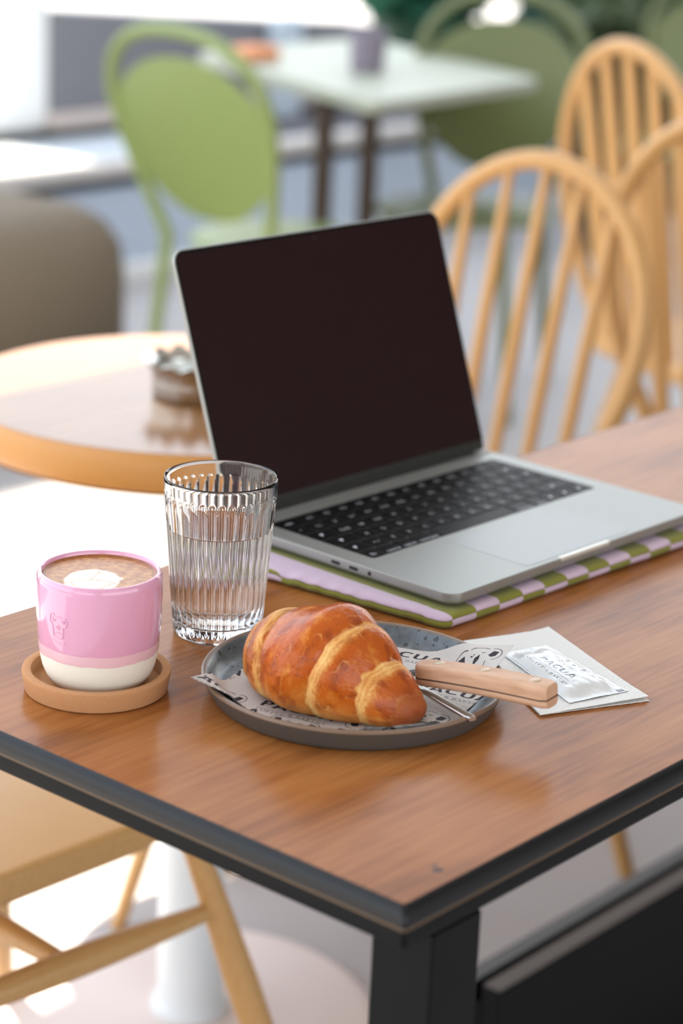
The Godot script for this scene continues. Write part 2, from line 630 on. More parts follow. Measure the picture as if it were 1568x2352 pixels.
	var cupm := MB.new()
	cupm.lathe(PackedVector2Array([Vector2(0.001, 0), Vector2(0.034, 0), Vector2(0.038, 0.004), Vector2(0.042, 0.085), Vector2(0.04, 0.088), Vector2(0.037, 0.084), Vector2(0.033, 0.01), Vector2(0.001, 0.008)]), 32)
	var tu := put("tumbler", cupm, mat(hex(128, 120, 134), 0.3))
	tu.position = Vector3(3.0, 0.7405, -2.55)
	tag(tu, "small mauve tumbler on the square table", "cup")
	var box := MB.new()
	box.box(Vector3(0, 0.016, 0), Vector3(0.11, 0.032, 0.08), 0.005)
	var bx := put("napkin_box", box, mat(hex(222, 150, 104), 0.7))
	bx.position = Vector3(2.93, 0.7405, -2.83)
	tag(bx, "small orange box at the far left edge of the square table", "box")

func planter(called: String, label: String, at: Vector3, r: float, h: float, sd: int, leafc: Color, potc: Color) -> void:
	var o := thing(called, label, "plant", at)
	var pot := MB.new()
	pot.lathe(PackedVector2Array([Vector2(0.001, 0), Vector2(r * 0.5, 0), Vector2(r * 0.62, h * 0.32), Vector2(r * 0.65, h * 0.34), Vector2(r * 0.58, h * 0.345), Vector2(r * 0.5, h * 0.3), Vector2(0.001, h * 0.29)]), 28)
	put("pot", pot, mat(potc, 0.6), o)
	var lf := MB.new()
	var rng := RandomNumberGenerator.new()
	rng.seed = sd
	for k in 1100:
		var d := Vector3(rng.randfn(), rng.randfn() * 0.8, rng.randfn()).normalized() * pow(rng.randf(), 0.4)
		var c := Vector3(d.x * r, h * 0.64 + d.y * h * 0.36, d.z * r)
		var t := Vector3(rng.randfn(), rng.randfn() + 0.4, rng.randfn()).normalized()
		var s := t.cross(Vector3(rng.randfn(), rng.randfn(), rng.randfn())).normalized()
		var n := s.cross(t)
		var L := 0.05 + rng.randf() * 0.05
		var i0 := lf.put(c - t * L)
		var i1 := lf.put(c + s * L * 0.38 + n * L * 0.1)
		var i2 := lf.put(c + t * L)
		var i3 := lf.put(c - s * L * 0.38 + n * L * 0.1)
		var i4 := lf.put(c + n * L * 0.02)
		lf.tri(i0, i1, i4)
		lf.tri(i1, i2, i4)
		lf.tri(i2, i3, i4)
		lf.tri(i3, i0, i4)
	var lm := mat(leafc, 0.5)
	lm.backlight_enabled = true
	lm.backlight = Color(0.15, 0.25, 0.15)
	tag(put("foliage", lf, lm, o, 180.0, false), "", "", "", "stuff")

# ---------- chairs ----------
func hoop_points(wm: float, B: float, lean: float, n: int) -> Array:
	var bm := 0.5 * B
	var wf := 0.6 * wm
	var half := []
	for i in n:
		var b := bm * i / n
		half.append(Vector2(wf + (wm - wf) * (1.0 - pow((bm - b) / bm, 2.0)), b))
	for i in n + 1:
		var a := PI * 0.5 * i / n
		half.append(Vector2(wm * cos(a), bm + (B - bm) * sin(a)))
	var out := []
	for p in half:
		out.append(Vector3(-sin(lean) * p.y, 0.44 + cos(lean) * p.y, -p.x))
	for i in range(half.size() - 2, -1, -1):
		var p: Vector2 = half[i]
		out.append(Vector3(-sin(lean) * p.y, 0.44 + cos(lean) * p.y, p.x))
	return out

func hoop_half(wm: float, B: float, b: float) -> float:
	var bm := 0.5 * B
	if b < bm:
		return wm * 0.6 + wm * 0.4 * (1.0 - pow((bm - b) / bm, 2.0))
	return wm * sqrt(maxf(0.0, 1.0 - pow((b - bm) / (B - bm), 2.0)))

func leg_mesh(top: Vector3, foot: Vector3, r0: float, r1: float, r2: float) -> MB:
	var m := MB.new()
	var pts := []
	var rad := []
	for i in 9:
		var t := i / 8.0
		pts.append(top.lerp(foot, t))
		rad.append(lerpf(r0, r1, t / 0.4) if t < 0.4 else lerpf(r1, r2, (t - 0.4) / 0.6))
	m.tube(pts, rad, 16)
	return m

# stick-back wooden chair: +x is where the sitter looks, the back stands at x = 0
func wooden_chair(label: String, x: float, z: float, yaw: float, lean: float, wm: float, B: float, sticks: int, slat: bool, legs: Array, group: String, st := 0.52) -> Node3D:
	var o := thing("wooden_chair", label, "chair", Vector3(x, 0, z), -yaw, group)
	var seat := MB.new()
	var outline := PackedVector2Array()
	for p in rrect(0.42, 0.41, 0.09, 8):
		var k := 0.9 + 0.1 * (p.x + 0.21) / 0.42
		outline.append(Vector2(p.x + 0.185, p.y * k))
	seat.slab(outline, 0.41, 0.442, 0.008)
	put("seat", seat, M.beech, o, 50.0)
	var hp := MB.new()
	hp.tube(hoop_points(wm, B, lean, 26), [0.0135], 16)
	put("back_hoop", hp, M.beech, o, 60.0)
	for i in sticks:
		var f := (i + 1.0) / (sticks + 1.0) * 2.0 - 1.0
		var foot := f * wm * 0.84
		var head := f * wm * 0.92
		var b := B
		while b > 0.1 and hoop_half(wm, B, b) < absf(head) + 0.002:
			b -= 0.004
		var m := MB.new()
		var pts := []
		var rad := []
		for k in 11:
			var t := k / 10.0
			pts.append(Vector3(-sin(lean) * b * t, 0.44 + cos(lean) * b * t, lerpf(foot, head, t)))
			rad.append((0.0068 + 0.0028 * sin(PI * clampf(t * 0.9 + 0.12, 0, 1))) * ((2.2 if B > 0.5 else 1.5) if slat else 1.0))
		m.tube(pts, rad, 12, false, 0.5 if slat else 1.0)
		put("slat" if slat else "spindle", m, M.beech, o, 60.0)
	for l in legs:
		put("leg", leg_mesh(l[0], l[1], 0.011, 0.016, 0.0105), M.beech, o, 60.0)
	var mids := []
	for s in [0, 1]:
		var a: Vector3 = legs[s][0].lerp(legs[s][1], st)
		var b2: Vector3 = legs[s + 2][0].lerp(legs[s + 2][1], st)
		var m := MB.new()
		var pts := []
		var rad := []
		for k in 9:
			pts.append(a.lerp(b2, k / 8.0))
			rad.append(0.0075 + 0.0065 * sin(PI * k / 8.0))
		m.tube(pts, rad, 12)
		put("stretcher", m, M.beech, o, 60.0)
		mids.append(a.lerp(b2, 0.5))
	var cm := MB.new()
	cm.tube([mids[0], mids[0].lerp(mids[1], 0.3), mids[0].lerp(mids[1], 0.7), mids[1]], [0.008, 0.0125, 0.0125, 0.008], 12)
	put("cross_stretcher", cm, M.beech, o, 60.0)
	return o

func std_legs() -> Array:
	# front pair at index 0 and 1, rear pair at 2 and 3
	return [[Vector3(0.33, 0.42, 0.14), Vector3(0.39, 0, 0.19)], [Vector3(0.33, 0.42, -0.14), Vector3(0.39, 0, -0.19)], [Vector3(0.06, 0.42, 0.13), Vector3(-0.02, 0, 0.19)], [Vector3(0.06, 0.42, -0.13), Vector3(-0.02, 0, -0.19)]]

func wide_half(wm: float, B: float, b: float) -> float:
	var bm := 0.62 * B
	if b < bm:
		return wm * (0.66 + 0.34 * (1.0 - pow((bm - b) / bm, 1.35)))
	return wm * pow(maxf(0.0, 1.0 - pow((b - bm) / (B - bm), 2.4)), 1.0 / 2.4)

func wide_hoop(wm: float, B: float, lean: float, n: int) -> Array:
	var half := []
	var bm := 0.62 * B
	for i in n:
		half.append(Vector2(wide_half(wm, B, bm * i / n), bm * i / n))
	for i in n + 1:
		var a := PI * 0.5 * i / n
		half.append(Vector2(wm * pow(maxf(cos(a), 0.0), 1.0 / 1.2), bm + (B - bm) * pow(sin(a), 1.0 / 1.2)))
	var out := []
	for p in half:
		out.append(Vector3(-sin(lean) * p.y, 0.44 + cos(lean) * p.y, -p.x))
	for i in range(half.size() - 2, -1, -1):
		var p: Vector2 = half[i]
		out.append(Vector3(-sin(lean) * p.y, 0.44 + cos(lean) * p.y, p.x))
	return out

func green_chair(label: String, x: float, z: float, yaw: float, lean: float, wm: float, B: float, m: Material, group: String) -> Node3D:
	var o := thing("metal_chair", label, "chair", Vector3(x, 0, z), -yaw, group)
	var fr := MB.new()
	var pts := [Vector3(-0.05, 0.0, -wm * 0.8), Vector3(-0.02, 0.22, -wm * 0.72)]
	pts.append_array(wide_hoop(wm, B, lean, 22))
	pts.append_array([Vector3(-0.02, 0.22, wm * 0.72), Vector3(-0.05, 0.0, wm * 0.8)])
	fr.tube(pts, [0.0135], 14)
	put("back_frame", fr, m, o, 60.0)
	# oval back panel, gently dished, hung inside the hoop
	var rows := []
	for side in 2:
		for j in 13:
			var t := (j / 12.0) if side == 0 else (1.0 - j / 12.0)
			var row := PackedVector3Array()
			for i in 48:
				var a := TAU * i / 48
				var hgt := B * 0.5 + sin(a) * t * B * 0.38
				var wd := signf(cos(a)) * pow(absf(cos(a)), 0.8) * t * wide_half(wm, B, B * 0.5 + sin(a) * B * 0.38) * 1.02
				var off := -0.012 * (1.0 - t * t) + (0.0016 if side == 0 else -0.0016)
				row.append(Vector3(-sin(lean) * hgt + off, 0.44 + cos(lean) * hgt, wd))
			rows.append(row)
	var pn := MB.new()
	pn.grid(rows, true)
	put("back_panel", pn, m, o, 60.0)
	var st := MB.new()
	st.lathe(PackedVector2Array([Vector2(0.001, 0.437), Vector2(0.18, 0.44), Vector2(0.198, 0.436), Vector2(0.205, 0.43), Vector2(0.205, 0.424), Vector2(0.19, 0.428), Vector2(0.001, 0.43)]), 40, Vector3(0.2, 0, 0))
	put("seat", st, m, o, 50.0)
	for s in [-1.0, 1.0]:
		put("leg", leg_mesh(Vector3(0.35, 0.425, 0.13 * s), Vector3(0.41, 0, 0.18 * s), 0.0125, 0.0125, 0.0125), m, o, 60.0)
	return o

func build_stool() -> void:
	var o := thing("stool", "small wooden stool behind the white pedestal, one lit leg in view", "stool", Vector3(1.0, 0, -0.94))
	var st := MB.new()
	st.lathe(PackedVector2Array([Vector2(0.0005, 0.405), Vector2(0.11, 0.405), Vector2(0.12, 0.411), Vector2(0.12, 0.43), Vector2(0.113, 0.438), Vector2(0.0005, 0.434)]), 40)
	put("seat", st, M.beech, o, 50.0)
	for q in [Vector2(-0.138, -0.16), Vector2(0.13, 0.04), Vector2(0.06, -0.17)]:
		put("leg", leg_mesh(Vector3(q.x * 0.45, 0.41, q.y * 0.45), Vector3(q.x, 0, q.y), 0.009, 0.0115, 0.009), M.beech, o, 60.0)

func build_chairs() -> void:
	build_stool()
	var g := "wooden stick-back chairs"
	wooden_chair("light wooden spindle-back chair just behind the open laptop", 1.519, -1.071, 3.135, 0.209, 0.191, 0.43, 5, false, [[Vector3(0.33, 0.42, 0.14), Vector3(0.39, 0, 0.19)], [Vector3(0.33, 0.42, -0.14), Vector3(0.39, 0, -0.19)], [Vector3(0.06, 0.42, 0.13), Vector3(-0.02, 0, 0.19)], [Vector3(0.1, 0.42, -0.17), Vector3(0.1, 0, -0.33)]], g)
	wooden_chair("tall wooden chair with slatted hoop back, farthest of the wooden chairs", 2.325, -1.345, 0.384, 0.174, 0.216, 0.515, 5, true, std_legs(), g)
	wooden_chair("wooden hoop-back chair cut off by the right edge of the photo", 1.851, -0.882, -0.085, 0.211, 0.199, 0.497, 6, true, std_legs(), g)
	# chair pulled up to the round table from the left, only its seat and legs in view
	wooden_chair("wooden chair with curved seat and thick stretcher below the table's left end", 0.13, -0.83, 0.0, 0.2, 0.19, 0.43, 6, false, [[Vector3(0.36, 0.42, 0.2), Vector3(0.468, 0, 0.29)], [Vector3(0.38, 0.42, -0.1), Vector3(0.53, 0, -0.24)], [Vector3(0.07, 0.42, 0.17), Vector3(-0.02, 0, 0.24)], [Vector3(0.07, 0.42, -0.17), Vector3(-0.02, 0, -0.24)]], g, 0.2)
	var gg := "green metal chairs in the yard"
	green_chair("bright green metal chair with oval back panel behind the round table", 2.42, -2.439, 0.059, 0.292, 0.226, 0.45, M.green_metal, gg)
	green_chair("olive green metal chair tucked behind the square pale table", 3.40, -2.50, 2.75, 0.226, 0.2, 0.462, M.olive_metal, gg)
	green_chair("dark olive metal chair at the top right corner of the photo", 4.75, -2.72, 2.8, 0.22, 0.22, 0.45, M.olive_metal, gg)

# ---------- the round table and its ashtray ----------
func build_round_table() -> void:
	var o := thing("round_table", "round honey-coloured wooden café table on a white pedestal", "table", Vector3(0.751, 0, -0.88))
	var top := MB.new()
	top.lathe(PackedVector2Array([Vector2(0.001, 0.69), Vector2(0.236, 0.69), Vector2(0.243, 0.694), Vector2(0.2475, 0.703), Vector2(0.2475, 0.718), Vector2(0.244, 0.727), Vector2(0.2405, 0.7298)]), 96)
	top.fan(lift(PackedVector2Array(Array(range(96)).map(func(i): return Vector2(0.2405 * cos(TAU * i / 96), -0.2405 * sin(TAU * i / 96)))), 0.6901), true)
	put("rim", top, M.round_edge, o, 50.0)
	var face := MB.new()
	face.slab(PackedVector2Array(Array(range(96)).map(func(i): return Vector2(0.2405 * cos(TAU * i / 96), -0.2405 * sin(TAU * i / 96)))), 0.727, 0.7305, 0.0006)
	put("tabletop", face, M.round_top, o, 50.0)
	var ped := MB.new()
	ped.lathe(PackedVector2Array([Vector2(0.001, 0.02), Vector2(0.043, 0.02), Vector2(0.043, 0.03), Vector2(0.0365, 0.034), Vector2(0.0365, 0.3), Vector2(0.0365, 0.68), Vector2(0.09, 0.682), Vector2(0.09, 0.69), Vector2(0.001, 0.69)]), 48, Vector3(0.014, 0, -0.004))
	put("pedestal", ped, M.white_metal, o)
	var base := MB.new()
	base.lathe(PackedVector2Array([Vector2(0.001, 0), Vector2(0.206, 0), Vector2(0.208, 0.004), Vector2(0.207, 0.01), Vector2(0.195, 0.016), Vector2(0.05, 0.022), Vector2(0.001, 0.022)]), 80, Vector3(0.014, 0, -0.004))
	put("base_disc", base, M.base_disc, o, 50.0)
	# scalloped metal ashtray
	var rows := []
	for k in [[0.001, 0.0, 0.0], [0.046, 0.0, 0.0], [0.05, 0.003, 0.0], [0.051, 0.02, 0.0], [0.05, 0.03, 0.1], [0.054, 0.036, 0.5], [0.06, 0.042, 1.0], [0.0585, 0.0435, 1.0], [0.051, 0.038, 0.5], [0.046, 0.03, 0.1], [0.0455, 0.006, 0.0], [0.001, 0.005, 0.0]]:
		var r := PackedVector3Array()
		for i in 112:
			var a := TAU * i / 112
			var w: float = absf(sin(a * 7.0)) - 0.5
			var rr: float = k[0] + k[2] * w * 0.006
			r.append(Vector3(rr * cos(a), k[1] + k[2] * w * 0.007, -rr * sin(a)))
		rows.append(r)
	var am := MB.new()
	am.grid(rows, true)
	var ash := put("ashtray", am, M.steel, self, 50.0)
	ash.position = Vector3(0.729, 0.7306, -0.863)
	ash.scale = Vector3.ONE * 0.86
	tag(ash, "silver ashtray with a scalloped rim on the round wooden table", "ashtray")

# ---------- the wooden table ----------
func build_table() -> void:
	var o := thing("cafe_table", "long wooden table with black edges holding the laptop and breakfast", "table")
	var L := 1.75
	var W := 0.4805
	var top := MB.new()
	var in_ := 0.006
	var a := PackedVector3Array([Vector3(in_, TOP - 0.008, -in_), Vector3(L - in_, TOP - 0.008, -in_), Vector3(L - in_, TOP - 0.008, -W + in_), Vector3(in_, TOP - 0.008, -W + in_)])
	var b := PackedVector3Array()
	for p in a:
		b.append(p + Vector3(0, 0.008, 0))
	top.loft([a, b])
	put("tabletop", top, M.table, o, 40.0)
	# black edging round the top: rounded upper arris, thin seam, lower band
	var edge := MB.new()
	var loops := []
	for k in [[0.0, -0.0108], [0.0, -0.0082], [0.0006, -0.0052], [0.0018, -0.0026], [0.0036, -0.0008], [0.0058, 0.0001], [0.0061, -0.003]]:
		loops.append(lift(rrect(L - k[0] * 2, W - k[0] * 2, 0.0025, 3, Vector2(L / 2, -W / 2)), TOP + k[1]))
	edge.loft(loops, false)
	put("edge_band", edge, M.black_edge, o, 50.0, false)
	var seam := MB.new()
	seam.loft([lift(rrect(L - 0.0004, W - 0.0004, 0.0025, 3, Vector2(L / 2, -W / 2)), TOP - 0.0126), lift(rrect(L - 0.0004, W - 0.0004, 0.0025, 3, Vector2(L / 2, -W / 2)), TOP - 0.0107)])
	put("seam", seam, M.seam, o)
	var low := MB.new()
	loops = []
	for k in [[0.0025, -0.0236], [0.0008, -0.0228], [0.0002, -0.0212], [0.0, -0.0128], [0.0006, -0.0122]]:
		loops.append(lift(rrect(L - k[0] * 2, W - k[0] * 2, 0.003, 3, Vector2(L / 2, -W / 2)), TOP + k[1]))
	low.loft(loops)
	put("lower_band", low, M.black_steel, o, 50.0)
	for q in [Vector2(0.0475, -0.0218), Vector2(L - 0.0475, -0.0218), Vector2(0.0475, -W + 0.04), Vector2(L - 0.0475, -W + 0.04)]:
		put("leg", slab_box(q.x - 0.0215, q.x + 0.0215, 0.0, TOP - 0.0236, q.y - 0.0215, q.y + 0.0215, 0.0015), M.black_steel, o)

# ---------- laptop and padded sleeve ----------
func key_cap(w: float, d: float) -> ArrayMesh:
	var m := MB.new()
	var loops := []
	for k in [[0.0, 0.0], [0.0, 0.0004], [0.0002, 0.00055]]:
		loops.append(lift(rrect(w - k[0] * 2, d - k[0] * 2, 0.0012, 2), k[1]))
	m.loft(loops)
	return m.mesh(40.0)

func legend_mesh(text: String, size: float) -> ArrayMesh:
	var tm := TextMesh.new()
	tm.font = font("Droid Sans")
	tm.text = text
	tm.font_size = 48
	tm.pixel_size = size / 48.0
	tm.depth = 0.0
	var arr := tm.get_mesh_arrays()
	var ps: PackedVector3Array = arr[Mesh.ARRAY_VERTEX]
	var ov := PackedVector3Array()
	var on := PackedVector3Array()
	for p in ps:
		ov.append(Vector3(p.x, 0.0, -p.y))
		on.append(Vector3.UP)
	var out := []
	out.resize(Mesh.ARRAY_MAX)
	out[Mesh.ARRAY_VERTEX] = ov
	out[Mesh.ARRAY_NORMAL] = on
	var m := ArrayMesh.new()
	m.add_surface_from_arrays(Mesh.PRIMITIVE_TRIANGLES, out)
	return m

func build_laptop_and_sleeve() -> void:
	var W := 0.3126
	var D := 0.2212
	var kw := 0.2757
	var kd := 0.1085
	var kv := 0.0911
	# local: x to the right, -z to the back, y = 0 at the top face of the base, front left corner at the origin
	var o := thing("laptop", "open silver laptop with a blank dark screen on the checked sleeve", "laptop", Vector3(0.3556, 0.7725, -0.2477), -deg_to_rad(1.5))
	var base := MB.new()
	var c := Vector2(W / 2, -D / 2)
	var loops := []
	for k in [[0.0105, -0.0104], [0.0055, -0.0102], [0.0026, -0.0092], [0.0008, -0.0076], [0.0, -0.0058], [0.0, -0.0007], [0.0003, -0.0002], [0.0008, 0.0]]:
		loops.append(lift(rrect(W - k[0] * 2, D - k[0] * 2, 0.011 - k[0] * 0.5, 8, c), k[1]))
	base.grid(loops, true)
	base.fan(loops[0], true)
	# top face with a hole for the keyboard
	var outer := rrect(W - 0.0016, D - 0.0016, 0.0106, 8, c)
	var kc := Vector2(W / 2, -(kv + kd / 2))
	var inner := rrect(kw, kd, 0.0035, 8, kc)
	var ring := []
	var ring2 := []
	ring.append(lift(outer, 0.0))
	ring.append(lift(inner, 0.0))
	ring.append(lift(inner, -0.0009))
	base.grid(ring, true)
	put("base", base, M.alu, o, 35.0)
	var deck := MB.new()
	deck.slab(inner, -0.0016, -0.0008, 0.0001)
	var kb := put("keyboard", deck, M.deck, o)
	for q in [Vector2(0.03, -0.03), Vector2(W - 0.03, -0.03), Vector2(0.03, -D + 0.03), Vector2(W - 0.03, -D + 0.03)]:
		var ft := MB.new()
		ft.lathe(PackedVector2Array([Vector2(0.0005, -0.0116), Vector2(0.006, -0.0116), Vector2(0.0068, -0.011), Vector2(0.0068, -0.01), Vector2(0.0005, -0.01)]), 24, Vector3(q.x, 0, q.y))
		put("foot", ft, M.rubber, o)
	var u := kw / 14.5
	var rp := kd / 6.0
	var layout := [
		[["esc", 1.5], ["F1", 1], ["F2", 1], ["F3", 1], ["F4", 1], ["F5", 1], ["F6", 1], ["F7", 1], ["F8", 1], ["F9", 1], ["F10", 1], ["F11", 1], ["F12", 1], ["", 1]],
		[["\"", 1], ["1 !", 1], ["2 '", 1], ["3 ^", 1], ["4 +", 1], ["5 %", 1], ["6 &", 1], ["7 /", 1], ["8 (", 1], ["9 )", 1], ["0 =", 1], ["* ?", 1], ["- _", 1], ["⌫", 1.5]],
		[["→", 1.5], ["Q @", 1], ["W", 1], ["E €", 1], ["R", 1], ["T", 1], ["Y", 1], ["U", 1], ["I", 1], ["O", 1], ["P", 1], ["Ğ", 1], ["Ü", 1], ["↵", 1]],
		[["⇪", 1.75], ["A", 1], ["S", 1], ["D", 1], ["F", 1], ["G", 1], ["H", 1], ["J", 1], ["K", 1], ["L", 1], ["Ş", 1], ["İ", 1], [",", 1], ["", 0.75]],
		[["⇧", 1.25], ["< >", 1], ["Z", 1], ["X", 1], ["C", 1], ["V", 1], ["B", 1], ["N", 1], ["M", 1], ["Ö", 1], ["Ç", 1], [".", 1], ["⇧", 2.25]],
		[["fn", 1], ["control", 1], ["option", 1], ["command", 1.25], ["", 5], ["command", 1.25], ["option", 1], ["◂", 1], ["▴", 1], ["▸", 1]]]
	var caps := {}
	for r in 6:
		var x := (W - kw) / 2.0
		var total := 0.0
		for k in layout[r]:
			total += k[1]
		for k in layout[r]:
			var w: float = k[1] * u * 14.5 / total
			var key := "%.4f" % w
			if not caps.has(key):
				caps[key] = key_cap(w - 0.0026, rp - 0.0026)
			var cap := put("key", caps[key], M.key, kb)
			cap.position = Vector3(x + w / 2, -0.0008, -(kv + kd - rp * (r + 0.5)))
			if k[0] != "":
				var small: bool = k[0].length() > 3
				var lg := put("legend", legend_mesh(k[0], 0.0034 if small else 0.0056), M.legend, cap)
				lg.position = Vector3(0.0 if small else -0.001, 0.00062, 0.004 if small else 0.0015)
				# a legend is a fourth level under laptop > keyboard > key, so it hangs on the keyboard instead
				cap.remove_child(lg)
				kb.add_child(lg, true)
				lg.position += cap.position
			x += w
	var pad := MB.new()
	pad.slab(rrect(0.13, 0.078, 0.004, 6, Vector2(W / 2, -0.044)), -0.0006, 0.00022, 0.00025)
	put("trackpad", pad, mat(hex(156, 160, 160), 0.44, 0.6), o, 40.0)
	# finger notch in the middle of the front edge
	var notch := MB.new()
	loops = []
	for k in [[0.0, -0.0026], [0.0002, -0.0022], [0.0002, -0.0002], [0.0, 0.0002]]:
		loops.append(lift(rrect(0.062 + k[0] * 2, 0.0036 + k[0] * 2, 0.0017, 6, Vector2(W / 2, -0.0016)), k[1]))
	notch.loft(loops)
	put("finger_notch", notch, mat(hex(214, 214, 204), 0.35, 0.3), o, 50.0)
	# sockets on the left side
	for k in [[0.094, 0.0088, 0.0026], [0.1115, 0.0088, 0.0026], [0.0785, 0.0034, 0.0034]]:
		var pm := MB.new()
		var a := PackedVector3Array()
		var b := PackedVector3Array()
		for q in rrect(k[1], k[2], k[2] * 0.48, 6):
			a.append(Vector3(-0.00012, -0.0042 + q.y, -k[0] + q.x))
			b.append(Vector3(0.0025, -0.0042 + q.y, -k[0] + q.x))
		pm.loft([a, b])
		put("socket", pm, M.port, o)
	# lid: hinged near the back, leaning back
	var lid := Node3D.new()
	lid.name = "lid"
	o.add_child(lid)
	lid.position = Vector3(0, 0.0, -0.2217)
	var ang := 1.23452486
	# local in the lid: x right, y up along the screen, z towards the user
	lid.basis = Basis(Vector3(1, 0, 0), Vector3(0, sin(ang), -cos(ang)), Vector3(0, cos(ang), sin(ang)))
	var LH := 0.21023
	var shell := MB.new()
	loops = []
	for k in [[0.004, -0.0046], [0.0012, -0.0042], [0.0003, -0.0034], [0.0, -0.0025], [0.0, -0.0006], [0.0004, 0.0]]:
		var l := PackedVector3Array()
		for q in rrect(W - k[0] * 2, LH - k[0] * 2, 0.011 - k[0] * 0.5, 8, Vector2(W / 2, LH / 2)):
			l.append(Vector3(q.x, q.y, k[1]))
		loops.append(l)
	shell.loft(loops, true, false)
	put("shell", shell, M.alu, lid, 40.0)
	var glass := MB.new()
	var chin := 0.0095
	var layer := func(w: float, h: float, r: float, cy: float, z: float, mm: MB, n := 8, xc := 0.0) -> void:
		var l0 := PackedVector3Array()
		var l1 := PackedVector3Array()
		for q in rrect(w, h, r, n, Vector2(W / 2 + xc, cy)):
			l0.append(Vector3(q.x, q.y, -0.0003))
			l1.append(Vector3(q.x, q.y, z))
		mm.loft([l0, l1], true, false)
	layer.call(W - 0.0026, LH - 0.0026, 0.0096, LH / 2, 0.00012, glass)
	put("bezel", glass, M.bezel, lid, 40.0)
	var scr := MB.new()
	layer.call(W - 0.0062, LH - 0.0035 - chin, 0.006, chin + (LH - 0.0035 - chin) / 2 - 0.0002, 0.0002, scr)
	put("screen", scr, M.screen, lid, 40.0)
	var cs := MB.new()
	layer.call(W - 0.004, chin - 0.001, 0.0008, chin / 2 + 0.0008, 0.00022, cs, 2)
	put("chin", cs, M.chin, lid, 40.0)
	var cm := MB.new()
	layer.call(0.0032, 0.0032, 0.0016, LH - 0.0075, 0.00026, cm, 6)
	put("webcam", cm, mat(hex(40, 30, 34), 0.2), lid)
	var hg := MB.new()
	hg.tube([Vector3(0.02, 0, -0.2225), Vector3(0.1, 0, -0.2225), Vector3(W - 0.02, 0, -0.2225)], [0.0048], 16)
	put("hinge", hg, M.rubber, o, 50.0)
	for x in [0.0105, W - 0.0105]:
		var hb := MB.new()
		hb.box(Vector3(x, -0.0002, -0.2172), Vector3(0.017, 0.003, 0.007), 0.0012)
		put("hinge_cover", hb, M.alu, o)
	build_sleeve()

func build_sleeve() -> void:
	var o := thing("laptop_sleeve", "padded green and lilac checked fabric sleeve lying under the laptop", "sleeve", Vector3(0.3418, TOP, -0.2428), deg_to_rad(-2.7))
	# local: front left corner at the origin, x along the front, -z to the back
	var w := 0.345
	var d := 0.25
	var sw := 0.0262
	var n := 9
	var out := PackedVector2Array()
	var ease := rrect(w, d, 0.008, n, Vector2(w / 2, -d / 2))
	# finer outline so that the wrinkles have points to bend
	for i in ease.size():
		var a := ease[i]
		var b := ease[(i + 1) % ease.size()]
		var k := maxi(1, int(a.distance_to(b) / 0.0042))
		for j in k:
			out.append(a.lerp(b, float(j) / k))
	var wr := noise(77, 60.0, FastNoiseLite.TYPE_SIMPLEX_SMOOTH, 2)
	var wl := noise(78, 22.0, FastNoiseLite.TYPE_SIMPLEX_SMOOTH, 2)
	var skew := func(p: Vector2) -> Vector2:
		var t := clampf(-p.y / d, 0.0, 1.0)
		return p + Vector2(-0.034 * t * (1.0 - p.x / w), 0.0)
	var c := Vector2(w / 2, -d / 2)
	var mk := func(rings: Array, shift: float, cap_top: bool) -> Array:
		var loops := []
		var uvs := []
		for k in rings:
			var l := PackedVector3Array()
			var ur := PackedVector2Array()
			for p in out:
				var q: Vector2 = p
				# rounded inset towards the middle
				var ins: float = k[0]
				var q2 := Vector2(clampf(q.x, ins, w - ins), clampf(q.y, -d + ins, -ins)) if ins > 0.009 else q + (c - q).normalized() * ins
				var side := clampf(1.0 - q.x / 0.03, 0.0, 1.0)
				var wn: float = wr.get_noise_2d(q.y, q.x) * 0.0016 * side + wl.get_noise_2d(q.x, q.y) * 0.0007
				var y: float = k[1] + wn * k[2]
				var e: Vector2 = skew.call(q2) + (q2 - c).normalized() * wn * 0.8 * k[2]
				l.append(Vector3(e.x, y, e.y))
				ur.append(Vector2((e.x + shift) / (sw * 2.0), y * 20.0 + q.y * 10.0))
			loops.append(l)
			uvs.append(ur)
		return [loops, uvs]
	var fab := stripes(hex(134, 134, 44), hex(216, 192, 214), 128)
	var low := MB.new()
	var r1: Array = mk.call([[0.02, 0.0001, 0.0], [0.007, 0.0003, 0.2], [0.0025, 0.0016, 0.7], [0.0004, 0.0038, 1.2], [0.0006, 0.006, 1.2], [0.0026, 0.0072, 0.8]], -0.0078 + sw, false)
	low.grid(r1[0], true, r1[1])
	low.fan(r1[0][0], true)
	low.fan(r1[0][5], false)
	put("bottom_panel", low, fab, o, 180.0)
	var hi := MB.new()
	var r2: Array = mk.call([[0.0026, 0.0064, 0.8], [0.0012, 0.007, 1.0], [0.0008, 0.0078, 1.2], [0.0016, 0.009, 1.2], [0.0032, 0.0101, 1.1], [0.0056, 0.0109, 0.8], [0.0085, 0.0111, 0.4], [0.0165, 0.0108, 0.1], [0.03, 0.0106, 0.0]], -0.0078 + sw * 2.0, true)
	hi.grid(r2[0], true, r2[1])
	hi.fan(r2[0][0], true)
	var last: PackedVector3Array = r2[0][8]
	var lu: PackedVector2Array = r2[1][8]
	var k0 := hi.put(Vector3(w / 2, 0.0106, -d / 2), Vector2((w / 2 - 0.0078) / (sw * 2.0), 0.0))
	var f0 := hi.v.size()
	for i in last.size():
		hi.put(last[i], lu[i])
	for i in last.size():
		hi.tri(k0, f0 + i, f0 + (i + 1) % last.size())
	put("top_panel", hi, fab, o, 180.0)

